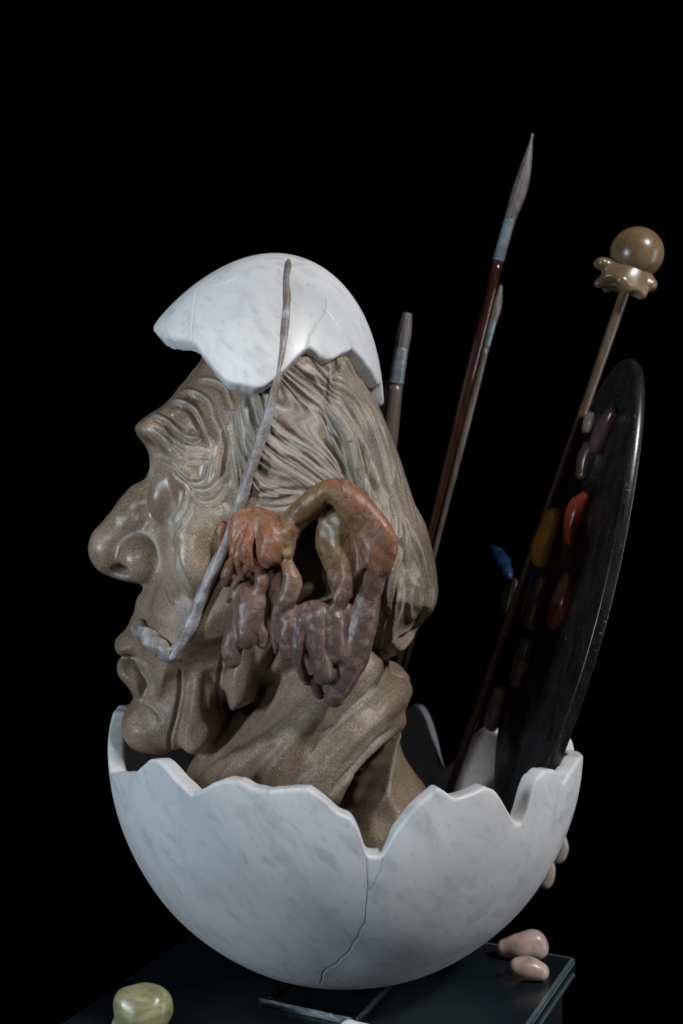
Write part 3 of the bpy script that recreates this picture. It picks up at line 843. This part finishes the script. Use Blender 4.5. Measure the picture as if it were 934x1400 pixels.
# arc length in pixels, so that strands keep their scale
al = np.concatenate([np.zeros((NC, 1)), np.cumsum(np.linalg.norm(np.diff(pts_, axis=1), axis=2), axis=1)], 1)
np.add.at(cmap, (yi, xi), np.repeat(cc_[:, None], NTT, 1)); np.add.at(tmap, (yi, xi), al); np.add.at(wmap, (yi, xi), 1)
def blur(a, it=1):
    for _ in range(it):
        a = (np.roll(a, 1, 0)+2*a+np.roll(a, -1, 0))/4; a = (np.roll(a, 1, 1)+2*a+np.roll(a, -1, 1))/4
    return a
has = wmap > 0
cm, tm, wm = blur(cmap, 2), blur(tmap, 2), blur(wmap, 2)
cmap = np.where(wm > 1e-4, cm/np.maximum(wm, 1e-6), 0); tmap = np.where(wm > 1e-4, tm/np.maximum(wm, 1e-6), 0)
hmask = np.clip(blur(has.astype(float), 10)*1.6-.5, 0, 1)*(wm > 1e-4)
def vnoise(x, y, seed):
    r = np.random.default_rng(seed).random((256, 256))
    i = np.floor(x).astype(int); j = np.floor(y).astype(int); fx = x-i; fy = y-j
    fx = fx*fx*(3-2*fx); fy = fy*fy*(3-2*fy); i %= 255; j %= 255
    return r[i, j]*(1-fx)*(1-fy)+r[i+1, j]*fx*(1-fy)+r[i, j+1]*(1-fx)*fy+r[i+1, j+1]*fx*fy
warp = (vnoise(cmap*.7+5, tmap/120, 3)-.5)*2.0+(vnoise(cmap*1.6+9, tmap/90, 4)-.5)*.4
cw = cmap+warp
n1 = vnoise(cw*1.5, tmap/190, 11); n2 = vnoise(cw*3.2, tmap/150, 12); n3 = vnoise(cw*6.5, tmap/120, 13); n4 = vnoise(cw*12.0, tmap/110, 14)
r1 = 1-np.abs(2*n1-1); r2 = 1-np.abs(2*n2-1); r3 = 1-np.abs(2*n3-1)
relief += (hmask*(1+.35*np.clip((cmap-7)/3, 0, 1))*((r1-.5)*4.6+(r2-.5)*2.6+(r3-.5)*1.6+(n4-.5)*1.1)).astype(np.float32)
frontw = np.clip((8.2-cmap)/3, 0, 1)
crest = np.clip((r2-.72)/.2, 0, 1)*.65+np.clip((r3-.70)/.2, 0, 1)*.5
patch = np.clip((vnoise(cw*1.6+3, tmap/120, 21)-.5)/.3, 0, 1)
carve = np.maximum(carve, (hmask*np.clip(crest*(.30+.70*frontw)+patch*frontw*.55+(n4-.5)*.35*(crest+patch*frontw), 0, 1)).astype(np.float32))
# locks and cuts traced on the back hair
for pts, w_, a_, p_ in (
  ([(491, 596), (505, 630), (516, 660), (526, 684), (530, 720), (532, 750)], 2.6, 1.8, .8), ([(538, 630), (534, 655), (528, 682), (526, 700)], 2.4, 1.6, .7),
  ([(541, 699), (552, 716), (563, 734), (573, 763), (578, 790)], 2.2, 1.5, .6), ([(553, 776), (563, 797), (575, 806)], 3, 1.2, .7),
  ([(513, 818), (518, 845), (529, 861)], 3, 1.8, .8), ([(552, 810), (545, 840), (532, 860)], 2.6, 1.8, .8), ([(525, 884), (546, 871), (562, 856), (571, 846)], 2.4, 1.6, .6), ([(536, 890), (554, 878), (566, 864)], 2, 1.4, .4),
  ([(452, 530), (466, 555), (492, 590), (502, 620), (506, 655)], 2.8, 2.0, .7), ([(441, 494), (450, 518), (453, 548)], 4, 1.8, .8), ([(410, 497), (429, 521), (448, 545), (470, 575), (484, 605), (490, 640)], 2.6, 2.0, .8),
  ([(400, 550), (430, 560), (455, 583), (472, 613), (479, 645)], 3.2, 1.8, .9), ([(420, 505), (440, 525), (462, 560)], 2.4, 1.5, .7), ([(500, 560), (515, 600), (530, 640), (542, 670)], 2.4, 1.4, .5), ([(330, 590), (345, 622), (372, 645), (405, 655)], 3, 1.8, .9),
  ([(345, 560), (356, 590), (380, 615), (410, 628)], 3, 1.8, .9), ([(375, 590), (405, 604), (432, 618), (450, 640)], 3, 1.6, .8)):
    ridge(pts, w_, a_*.8, p_*.9, .2)
for pts in ([(448, 588), (462, 600), (471, 616)], [(433, 595), (450, 612), (468, 637), (475, 656)], [(402, 617), (420, 625), (446, 649)], [(470, 548), (485, 575), (500, 606), (512, 640)], [(505, 560), (520, 595), (534, 630)], [(560, 700), (572, 730), (580, 765)],
            [(500, 640), (512, 670), (518, 705)], [(528, 800), (530, 830), (530, 855)], [(341, 548), (349, 575), (362, 592)], [(326, 585), (332, 612), (345, 640)], [(535, 720), (548, 755), (556, 790), (553, 830)]):
    groove(pts, 2.4, 2.2, 0, .3, .3)
# soft folds of the neck
for pts, w_, a_ in (([(525, 935), (480, 975), (430, 1020), (395, 1075)], 6, 1.8), ([(545, 960), (500, 1000), (462, 1045), (440, 1090)], 5, 1.8), ([(410, 950), (370, 1000), (330, 1045)], 9, 1.5), ([(440, 975), (400, 1015), (365, 1060), (350, 1100)], 5, 1.6),
                    ([(470, 990), (430, 1030), (405, 1080)], 4, 1.4), ([(520, 1030), (495, 1060), (480, 1110)], 6, 1.6), ([(550, 1020), (535, 1060), (530, 1100)], 6, 1.2), ([(330, 1030), (305, 1060), (292, 1090)], 4, 1.4)):
    ridge(pts, w_, a_*.65, .08)
# whorl between temple and ear
groove([(343, 675), (372, 671), (400, 670), (425, 668)], 3.5, 2.4, .5, .4)
groove([(350, 690), (375, 694), (398, 692), (418, 684)], 2.5, 1.6, .8, .4)
splat(carve, [(345, 684), (380, 690), (415, 684)], 9, .7, .3, 'max')

relief = blur(relief); carve = blur(carve)
def sample(arr, px, py):
    x = np.clip(px, 0, RW-1.01); y = np.clip(py, 0, RH-1.01)
    i = x.astype(int); j = y.astype(int); fx = x-i; fy = y-j
    return arr[j, i]*(1-fx)*(1-fy)+arr[j, i+1]*fx*(1-fy)+arr[j+1, i]*(1-fx)*fy+arr[j+1, i+1]*fx*fy
V = get_co(head_me); N = get_no(head_me)
Vm = V.copy(); Vm[:, 1] = -np.abs(Vm[:, 1])
px, py = proj(Vm)
hgt = sample(relief, px, py); cv = sample(carve, px, py)
inside = np.abs(N[:, 1]) < .25
hgt = hgt*np.clip(np.abs(N[:, 1])*1.7+.1, 0, 1)
wav = .25*np.sin(V[:, 0]*.21+V[:, 2]*.17)*np.sin(V[:, 2]*.23+V[:, 1]*.2)
V = V+N*(hgt*1.0+wav)[:, None]
set_co(head_me, V); set_attr(head_me, 'carve', np.clip(cv, 0, 1))
pol = np.clip((835-py)/40, 0, 1)*np.clip((330-px)/20, 0, 1)
set_attr(head_me, 'polish', pol)
set_attr(head_me, 'hair_c', sample(cw, px, py)); set_attr(head_me, 'hair_t', sample(tmap, px, py)); set_attr(head_me, 'hair_m', sample(hmask, px, py))
head_me.polygons.foreach_set('use_smooth', [True]*len(head_me.polygons))

head_world = get_co(head_me).copy()
head = thing('stone_bust', P(440, 1230, 0), 'carved brown stone head in profile, eyes closed, with long swept hair', 'sculpture')
put('carved_stone', head_me, 'stone', head)

# ---- melting ear of banded jasper -----
E = Field(np.minimum(P(285, 985, -60), P(285, 985, -120)), np.maximum(P(560, 640, -45), P(560, 640, -125))+np.array([0, 0, 0]), .85)
E = Field((-78, -124, 180), (44, -48, 346), .85)
E.inflate([(386, 716), (412, 700), (432, 680), (452, 672), (470, 676), (500, 705), (520, 735), (522, 780), (512, 820), (480, 842), (420, 842), (395, 830), (392, 780)], 9, 8, 4, yp=-84, yc=82, only=-1)
# helix rim
E.chain([(380, 715, -81, 2.8), (397, 709, -87, 6.0), (412, 699, -92, 7.0), (430, 684, -97, 7.6), (449, 672, -100, 7.4), (466, 676, -101, 8.6), (482, 692, -101, 9.6), (499, 712, -100, 9.6), (509, 728, -100, 10.4),
         (514, 748, -101, 10.4), (512, 768, -101, 9.6), (509, 786, -99, 8.4), (507, 800, -96, 7.4)], 3)
E.chain([(510, 716, -104, 4.6), (523, 734, -105, 5.6), (526, 752, -105, 5.4), (521, 774, -104, 4.4)], 1.6)
E.chain([(508, 797, -96, 7.4), (503, 818, -94, 8.0), (498, 840, -93, 9.2), (491, 866, -93, 9.6), (482, 893, -92, 9.4), (471, 925, -90, 8.6), (460, 948, -88, 6.8), (458, 955, -87, 5.8)], 3)
# cavities
E.inflate(EARHOLE, 40, 5, 2.5, yp=-88, yc=98, sub=True, only=-1)
# scapha wall and antihelix
E.inflate([(460, 698), (482, 702), (498, 740), (496, 775), (486, 800), (470, 800), (462, 765), (452, 742), (454, 715)], 9, 6, 4, yp=-88, yc=89, only=-1)
E.chain([(460, 700, -90, 3.2), (456, 722, -91, 4.6), (460, 745, -92, 5.4), (472, 764, -94, 6.2), (477, 785, -96, 5.8), (471, 806, -97, 5.8), (459, 824, -96, 6.0)], 5)
E.chain([(447, 704, -82, 2.4), (440, 728, -80, 3.0), (443, 752, -79, 3.0), (450, 772, -79, 3.0)], 1.5)
E.ellipsoid(P(493, 800, -106), (3.4, 9, 11), 2.0, False, True, tilt=-.35)
E.inflate([(385, 717), (412, 700), (432, 682), (452, 674), (472, 682), (466, 706), (442, 714), (428, 722), (415, 736), (408, 756), (390, 764)], 8, 8, 4, yp=-88, yc=83, only=-1)
E.chain([(466, 668, -99, 5.0), (490, 686, -104, 5.6), (510, 706, -107, 5.6), (527, 729, -109, 5.6), (533, 750, -108, 5.0), (527, 774, -105, 4.0)], 5)
# front wall
E.inflate([(381, 712), (398, 705), (413, 699), (411, 722), (408, 745), (406, 764), (392, 770), (380, 760), (376, 738)], 14, 9, 3, yp=-88, yc=84, only=-1)
E.inflate(EARHOLE, 40, 5, 2.5, yp=-88, yc=98, sub=True, only=-1)
E.chain([(447, 704, -82, 2.4), (440, 728, -80, 3.0), (443, 752, -79, 3.0), (450, 772, -79, 3.0)], 1.5)
E.chain([(387, 736, -98, 2.6), (390, 750, -98, 3.2)], 2, sub=True)
E.chain([(436, 682, -94, 3.6), (439, 696, -93, 3.0), (440, 708, -91, 1.6)], 1.5)
E.chain([(449, 704, -88, 2.6), (439, 726, -88, 3.2), (439, 748, -86, 3.2), (447, 770, -84, 3.0)], 2)
E.inflate([(436, 714), (446, 702), (464, 700), (472, 760), (466, 806), (455, 804), (445, 774), (437, 750)], 8, 6, 3, yp=-88, yc=85, only=-1)
# tragus lump, folded like cloth
E.inflate([(316, 702), (356, 694), (384, 712), (392, 742), (390, 770), (386, 800), (378, 830), (366, 850), (330, 850), (318, 800), (310, 745)], 5, 8, 2, yp=-80, yc=73, only=-1)
E.inflate([(318, 702), (356, 694), (384, 712), (390, 742), (386, 768), (360, 774), (330, 778), (312, 745)], 8, 8, 2, yp=-82, yc=79, only=-1)
E.chain([(353, 703, -84, 4.2), (366, 718, -88, 6.4), (372, 738, -91, 8.2), (369, 756, -91, 8.0)], 2)
E.chain([(350, 712, -87, 2.6), (354, 726, -89, 2.6), (356, 742, -91, 2.8), (357, 760, -91, 2.6), (366, 772, -91, 2.6)], .8)
E.chain([(344, 712, -85, 3.4), (343, 730, -88, 3.4), (337, 750, -90, 4.4), (342, 768, -90, 4.0), (354, 778, -90, 3.2)], .8)
E.chain([(334, 712, -83, 3.0), (332, 732, -86, 2.8), (327, 752, -87, 3.2), (327, 772, -86, 2.8), (332, 790, -84, 2.0)], .8)
E.chain([(326, 730, -83, 2.4), (320, 752, -83, 2.8), (317, 772, -80, 2.6)], .8)
E.chain([(306, 720, -73, 4.0), (302, 735, -73, 4.4), (306, 750, -73, 3.4)], 1.2)
E.chain([(316, 772, -77, 4.0), (311, 786, -76, 4.4), (308, 796, -74, 3.2)], 1.2)
E.chain([(338, 776, -86, 2.4), (328, 790, -84, 1.6), (318, 806, -80, 1.6), (312, 822, -77, 1.8)], 1.2)
# right strand of the tragus
E.chain([(376, 762, -89, 4.4), (389, 766, -90, 3.6), (396, 780, -94, 4.6), (400, 796, -95, 6.2), (395, 814, -95, 6.0), (384, 833, -93, 4.8), (378, 852, -90, 3.4), (376, 870, -90, 2.8), (378, 892, -89, 1.6)], 2)
# middle lobes
E.chain([(356, 776, -87, 3.2), (358, 796, -87, 4.6), (354, 812, -86, 4.6), (356, 828, -86, 5.6), (352, 845, -86, 6.0)], 2)
E.chain([(324, 790, -80, 2.2), (320, 808, -80, 2.2), (326, 828, -82, 3.0), (332, 842, -84, 4)], 2)
E.chain([(338, 808, -80, 6.0), (342, 830, -84, 9.4), (340, 850, -85, 8.6)], 3)
E.chain([(338, 850, -88, 6.4), (336, 868, -90, 6.4), (338, 876, -90, 5.4)], 2.4)
E.chain([(352, 850, -87, 5.0), (358, 868, -88, 4.6), (359, 880, -88, 3.4)], 2.4)
E.chain([(327, 850, -84, 4.6), (319, 872, -87, 6.2), (317, 892, -87, 6.6), (318, 902, -87, 5.4)], 2.4)
# lower drape and its drips
E.inflate([(380, 844), (398, 840), (412, 835), (428, 827), (450, 834), (472, 836), (500, 828), (510, 850), (500, 915), (470, 905), (440, 905), (410, 890), (386, 880)], 8, 8, 3, yp=-92, yc=90, only=-1)
E.chain([(404, 840, -92, 4.2), (428, 832, -95, 5.4), (450, 838, -94, 5), (474, 838, -93, 5)], 4)
E.chain([(397, 848, -94, 5.2), (391, 872, -95, 4.6), (392, 895, -94, 4.0)], 2.6)
E.chain([(416, 848, -97, 5.6), (411, 870, -97, 4.2), (408, 892, -96, 3.8), (410, 910, -93, 3.8), (420, 932, -88, 2.6)], 2.6)
E.chain([(432, 842, -98, 6.8), (434, 868, -99, 6.0), (437, 898, -98, 6.0), (442, 918, -97, 6.8), (443, 923, -97, 6.2)], 2.6)
E.chain([(424, 870, -95, 3.0), (430, 890, -94, 2.6), (437, 905, -94, 3.0)], 2.6)
E.chain([(458, 846, -97, 6.6), (459, 872, -98, 6.0), (461, 890, -97, 6.0), (461, 895, -97, 5.6)], 2.6)
E.chain([(430, 930, -86, 4.0), (437, 950, -84, 3.2)], 2)
V, Q = E.mesh(); V = relax(V, Q, 3, .5)
ear_me = quad_mesh('ear', V, Q)
V = get_co(ear_me); N = get_no(ear_me)
bump = .22*np.sin(V[:, 0]*.55+V[:, 2]*.2)*np.sin(V[:, 2]*.42+1)+.05*np.sin(V[:, 0]*1.1+V[:, 1])*np.sin(V[:, 2]*.9+V[:, 1]*1.2)
V = V+N*bump[:, None]; set_co(ear_me, V)
px, py = proj(V)
set_attr(ear_me, 'band', np.clip(1-(py-690)/190, 0, 1))
inn = np.clip(1-np.abs(px-430)/75, 0, 1)*np.clip((812-py)/60, 0, 1)*np.clip((py-655)/20, 0, 1)
inn = np.clip(inn*1.9, 0, 1)*np.clip((497-px)/14, 0, 1)*np.clip((px-372)/14, 0, 1)
top = np.clip(1-np.hypot(px-353, (py-703)*1.3)/16, 0, 1)
inn = np.maximum(inn*np.where((px > 468) & (py < 700), np.clip((478-px)/10, 0, 1), 1), top)
set_attr(ear_me, 'inner', inn)
ear = put('ear', ear_me, 'ear', head)
ear['label'] = 'melting red and violet stone ear dripping down the neck'

# ---- long moustache -----
must = [(188, 856, -30, 4.4, 1), (198, 866, -33, 5.6, 1), (212, 879, -41, 5.8, 1), (226, 890, -49, 5.6, 1), (235, 894, -54, 5.0, 1), (242, 887, -57, 4.5, .8), (249, 876, -58, 3.96, .6), (259, 858, -61, 3.78, .3), (273, 824, -65, 3.78, .3), (291, 785, -70, 3.78, .3), (308, 745, -76, 3.60, .3), (322, 704, -82, 3.42, .3),
        (334, 668, -85, 3.33, .3), (346, 634, -86, 3.24, .3), (358, 600, -87, 3.15, .3), (369, 564, -88, 3.06, 0), (378, 522, -90, 2.88, 0), (385, 480, -92, 2.61, 0), (390, 440, -90, 2.34, 0), (393, 400, -84, 1.98, 0), (394, 372, -77, 1.71, 0), (394, 356, -72, 1.35, 0)]
hv = head_world; hx, hy = proj(hv); hn = hv[:, 1] < 0
fixed = []
for a, b, y, r, w in must:
    if w == 0 and b < 560:
        d_ = (py_c := cap.point(*cap.cast(a, b)))[1]
        y = max(d_-r*1.1-1.0, -96)
    if w:
        m_ = hn & (np.abs(hx-a) < 5) & (np.abs(hy-b) < 5)
        ys = np.percentile(hv[m_, 1], 10) if m_.any() else y
        y = ys-(r*.35 if w == 1 else r*.9)
    fixed.append((a, b, y, r))
f_ = np.array(fixed)
for _ in range(5): f_[5:-1, 2] = (f_[4:-2, 2]+2*f_[5:-1, 2]+f_[6:, 2])/4
must = [tuple(q) for q in f_]
for sgn in (1, -1):
    q = np.array([np.append(P(a, b, y), r) for a, b, y, r in must])
    q[:, 1] *= sgn
    q = catmull(q, 420)
    s = np.linspace(0, 1, len(q))
    wob = 1+.09*np.sin(s*33+1)+.07*np.sin(s*61)+.02*np.sin(s*128+2)
    jitx = .4*np.sin(s*27)+.2*np.sin(s*53+2)
    q[:, 0] += jitx
    me = tube_mesh('moustache', q[:, :3], q[:, 3]*wob, 22, lambda t, a: 1+.07*math.sin(3*a+t*40)+.05*math.sin(5*a-t*90))
    set_attr(me, 'along', np.concatenate([np.repeat(s, 22), [0, 1]]))
    put('moustache', me, 'moustache', head)

# ----------------------------------------------------------------------------
# palette with its stone dabs of paint
# ----------------------------------------------------------------------------
pal_c = P(773, 814, 8)
LA_ = np.array([.262, .02, .965]); LA_ /= np.linalg.norm(LA_)
SB = np.array([.085, -.996, 0.0]); SB -= LA_*(SB@LA_); SB /= np.linalg.norm(SB)
PN = np.cross(LA_, SB); PN /= np.linalg.norm(PN)
if PN[0] > 0: PN = -PN
PA, PB, PT = 166.0, 92.0, 8.0
palette = thing('palette', pal_c-LA_*PA, 'upright oval black stone palette dotted with coloured stone dabs', 'palette')
rows = []
m = 220
TH = np.linspace(0, 2*math.pi, m, endpoint=False)
prof = [(0.0, .5)]+[(r, .5) for r in np.linspace(.1, .95, 12)]
ec = .14; edge = [(1-.03*(1-math.sin(q)), .5-ec+ec*math.cos(q)) for q in np.linspace(0, math.pi/2, 6)]+[(1.004, .2), (1.006, 0), (1.004, -.2)]+[(1-.03*(1-math.sin(q)), -.5+ec+ec*math.cos(q)) for q in np.linspace(math.pi/2, math.pi, 6)]
full = [(r, .5) for r in np.linspace(.04, .965, 14)]+edge[1:-1]+[(r, -.5) for r in np.linspace(.965, .04, 14)]
V = []
for r, d in full:
    rad = 1+.012*np.sin(3*TH+1)+.008*np.sin(5*TH)
    V.append(pal_c+np.outer(np.cos(TH)*rad*r, LA_)*PA+np.outer(np.sin(TH)*rad*r, SB)*PB+PN*PT*d)
V = np.array(V).reshape(-1, 3); n = len(full); I = np.arange(n*m).reshape(n, m)
Q = np.stack([I[:-1], np.roll(I, -1, 1)[:-1], np.roll(I, -1, 1)[1:], I[1:]], -1).reshape(-1, 4)
me = quad_mesh('board', V, Q); bm = bmesh.new(); bm.from_mesh(me); bm.verts.ensure_lookup_table()
for ring in (I[0], I[-1]): bm.faces.new([bm.verts[i] for i in ring])
bmesh.ops.recalc_face_normals(bm, faces=bm.faces); bm.to_mesh(me); bm.free()
me.polygons.foreach_set('use_smooth', [True]*len(me.polygons))
put('board', me, 'palette', palette)
def on_palette(px, py, lift):
    o = np.array([0, -CAM_D, CAM_Z]); d = np.array([(px-HX)/FPX, 1, (HY-py)/FPX])
    p0 = pal_c+PN*(PT*.5+lift)
    return o+d*(((p0-o)@PN)/(d@PN))
def dab(name, mat, pts, lift):
    """a flattened stone dab lying on the board's left face"""
    ch = [np.append(on_palette(x, y, lift), r) for x, y, r in pts]
    wide = [np.append(np.array(c[:3])+SB*5-PN*1.0, c[3]*.85) for c in ch]
    put(name, blob_mesh(name, [ch, wide], .8, 4, .45), mat, palette)
dab('paint_dab', 'purple', [(834, 564, 3.6), (828, 578, 4.6), (820, 595, 5.4), (814, 610, 4.4)], 3.5)
dab('paint_dab', 'beige', [(806, 567, 2.4), (803, 578, 3.2), (800, 588, 2.6)], 3)
dab('paint_dab', 'brown', [(804, 612, 4.0), (798, 630, 5.4), (794, 648, 4.2)], 3)
dab('paint_dab', 'red', [(798, 677, 2.6), (789, 692, 6.4), (783, 712, 6.0), (777, 738, 3.6)], 4)
dab('paint_dab', 'yellow', [(757, 704, 5.4), (751, 722, 6.0), (744, 742, 7.6), (738, 764, 6.2)], 6)
dab('paint_dab', 'brown', [(742, 795, 5.0), (734, 820, 6.6), (727, 852, 5.6)], 5)
dab('paint_dab', 'darkred', [(776, 790, 5), (768, 820, 6.4), (758, 850, 5.4)], 3)
dab('paint_dab', 'olive', [(700, 796, 3.4), (695, 814, 4.8), (691, 834, 4.0)], 5)
dab('paint_dab', 'blue', [(676, 753, 4.0), (683, 766, 6.2), (692, 786, 4.0)], 8)
dab('paint_dab', 'beige', [(682, 946, 5.6), (677, 966, 5.8), (670, 990, 4.8)], 4)
dab('paint_dab', 'olive', [(720, 880, 5.0), (714, 905, 6.0), (706, 930, 5.0)], 4)

# ----------------------------------------------------------------------------
# brushes and sticks standing in the egg
# ----------------------------------------------------------------------------
def seg(a, b, n): 
    t = np.linspace(0, 1, n)[:, None]; return np.asarray(a)*(1-t)+np.asarray(b)*t
def brush(label, tip, neck, fer, end, y_top, y_end, r_f0, r_f1, r_h, r_b, flat, handle_mat, bend=0.0, belly=1.25):
    """tip, neck (bristle/ferrule), fer (ferrule/handle), end : pixels along the brush"""
    tot = end[1]-tip[1]
    def q(p): return P(p[0], p[1], y_top+(y_end-y_top)*(p[1]-tip[1])/tot)
    T, Nk, Fe, En = q(tip), q(neck), q(fer), q(end)
    t = thing('paint_brush', En, label, 'paint brush', 'brushes standing in the egg')
    s = np.linspace(0, 1, 40)
    pth = seg(Nk, T, 40); pth[:, 0] += bend*np.sin(s*math.pi)
    rr = r_f0*(1+(belly-1)*np.sin(np.clip(s*2.2, 0, 1)*math.pi/2))*np.where(s > .3, (1-((s-.3)/.7)**1.5*(1-flat)), 1)
    rr = np.maximum(rr, 1.0)
    put('bristles', tube_mesh('bristles', pth, rr, 28, lambda u, a: 1+.07*math.sin(9*a+u*3)+.05*math.sin(17*a)), 'bristle', t)
    fr = np.linspace(r_f1, r_f0, 30)*(1+.05*np.exp(-((np.linspace(0, 1, 30)-.93)/.03)**2)+.05*np.exp(-((np.linspace(0, 1, 30)-.55)/.03)**2)+.03*np.exp(-((np.linspace(0, 1, 30)-.05)/.03)**2))
    put('ferrule', tube_mesh('ferrule', seg(Fe, Nk+(T-Nk)*.01, 30), fr, 28), 'ferrule', t)
    s = np.linspace(0, 1, 60)
    hr = r_h*(.9+.22*np.sin(np.clip(s*3, 0, 1)*math.pi)**1)*(1-.35*s)
    put('handle', tube_mesh('handle', seg(Fe+(Nk-Fe)*.02, En, 60), hr, 28), handle_mat, t)
brush('tall round paint brush with pointed grey bristles and glossy dark brown handle', (728, 183), (697, 301), (681, 357), (470, 1205), 95, 78, 4.1, 4.3, 4.4, 5.6, 0.0, M['handle'], 1.8, 1.35)
brush('slim paint brush with short dark bristles half hidden behind the tall brush', (685, 390), (673, 440), (665, 474), (484, 1190), 122, 95, 3.4, 2.7, 2.6, 4.0, .25, M['handle_grey'], .4, 1.2)
brush('stubby flat paint brush with blunt grey tip beside the egg cap', (557, 428), (549, 476), (541, 525), (466, 1190), 96, 88, 5.2, 6.0, 6.0, 5.5, .62, M['handle_grey'], 0, 1.05)
t = thing('handle_stick', P(440, 1190, 94), 'plain grey wooden brush handle tucked behind the carved hair', 'stick')
put('handle', tube_mesh('handle', seg(P(440, 1190, 94), P(531, 520, 110), 40), np.linspace(3.6, 5.0, 40)*np.where(np.linspace(0, 1, 40) > .96, .8, 1), 24), 'handle_grey', t)

# mahlstick: ball pad tied over the end of a cane
ms_top, ms_end = P(862, 378, 72), P(590, 1150, 78)
ms = thing('mahlstick', ms_end, 'long brown cane topped by a tied tan ball, leaning by the palette', 'mahlstick')
s = np.linspace(0, 1, 60)
put('cane', tube_mesh('cane', seg(ms_end, ms_top, 60), 3.3+.6*s, 24), 'stick', ms)
bc = P(871, 346, 72); dn = (ms_end-ms_top)/np.linalg.norm(ms_end-ms_top)
B = Field(bc-np.array([48, 42, 62]), bc+np.array([34, 42, 34]), .9)
B.ellipsoid(bc, (19.5, 19.5, 19.5), 3)
B.chain3([np.append(bc+dn*10, 12), np.append(bc+dn*20, 8.0)], 6)
e1 = np.cross(dn, [0, 1, 0]); e1 /= np.linalg.norm(e1); e2 = np.cross(dn, e1)
nk = bc+dn*16.0
put('ball_pad', (lambda vq: quad_mesh('ball_pad', relax(vq[0], vq[1], 2), vq[1]))(B.mesh()), 'ball', ms)
# crumpled cloth collar tied under the ball: thick folded lobes with hollows between
C_ = Field(nk-np.array([46, 46, 46]), nk+np.array([46, 46, 46]), .9)
C_.chain3([np.append(nk-dn*5, 8.5), np.append(nk+dn*5, 9.5)], 3)
lob = [(0.2, 17, 4, 8.0), (1.25, 15, 13, 8.0), (2.3, 17, 9, 7.4), (3.1, 23, 0, 6.6), (3.9, 19, 13, 6.6), (5.0, 17, 9, 8.0)]
for a, R_, d_, r_ in lob:
    rad = e1*math.cos(a)+e2*math.sin(a); tan = -e1*math.sin(a)+e2*math.cos(a)
    for w_ in (-.5, 0, .5):
        C_.chain3([np.append(nk+rad*5, 7), np.append(nk+rad*R_*.6+dn*d_*.35+tan*w_*6, r_*.7), np.append(nk+rad*R_+dn*d_+tan*w_*12, r_*.55)], 6)
for a, R_, d_, r_ in lob:
    rad = e1*math.cos(a)+e2*math.sin(a)
    C_.chain3([np.append(nk+rad*(R_*.45)+dn*(d_+9), 4.0), np.append(nk+rad*(R_+7)+dn*(d_+5), 5.4)], 3, sub=True)
put('collar', (lambda vq: quad_mesh('collar', relax(vq[0], vq[1], 2), vq[1]))(C_.mesh()), 'ball', ms)

# ----------------------------------------------------------------------------
# loose stones
# ----------------------------------------------------------------------------
def stone(name, mat, chains, label, cat, noise=.2, k=4):
    return tag(put(name, blob_mesh(name, chains, .8, k, noise), mat), label, cat)
b = on_plinth(716, 1312)
stone('pebble', 'pink', [[(b[0]-13, b[1]+2, 7.0, 6.0), (b[0]-5, b[1], 8.6, 7.6), (b[0]+3, b[1], 9.4, 8.6), (b[0]+9, b[1], 9.2, 8.6)], [(b[0]-3, b[1], 10, 7.5), (b[0]+5, b[1], 13.5, 7), (b[0]+8, b[1], 14.5, 6.2)]],
      'larger pink pebble with a peaked top, behind the smaller one', 'pebble')
b = on_plinth(722, 1340)
stone('pebble', 'pink', [[(b[0]-7, b[1], 8.8, 6.0), (b[0]-2, b[1], 8.2, 7.4), (b[0]+3, b[1], 7.6, 7.4), (b[0]+8, b[1]-1, 6.4, 6.0)]], 'smaller smooth pink pebble on the plinth corner before a peaked one', 'pebble')
b = on_plinth(193, 1432)
stone('onyx_stone', 'onyx', [[(b[0]-8, b[1], 27, 9), (b[0]+8, b[1], 27, 10)], [(b[0]+2, b[1], 20, 16), (b[0]+2, b[1], 14, 14)], [(b[0]-12, b[1]-2, 12, 6), (b[0]-13, b[1]-2, 8, 5)]],
      'rounded green and amber onyx stone on the black plinth', 'stone', .3, 6)
b = on_plinth(487, 1432)
stone('pebble', 'marble', [[(b[0]-4, b[1], 9.5, 6.6), (b[0]+5, b[1], 7.5, 6.4)]], 'white marble pebble in front of the steel stand', 'pebble', .3)
# stone drips on the outside of the bowl, under the palette
for pts, lb in (([(758, 1137, 3.2), (760, 1155, 5.0), (757, 1166, 5.6), (755, 1170, 5.0)], 'upper of two pale stone drips stuck outside the marble egg'),
                ([(745, 1172, 3.0), (742, 1190, 4.6), (739, 1202, 5.0), (738, 1205, 4.6)], 'lower of two pale stone drips stuck outside the marble egg')):
    y = 48
    stone('stone_drip', 'beige', [[np.append(P(a+8, b2+2, y), r) for a, b2, r in pts]], lb, 'stone drip', .3, 3)
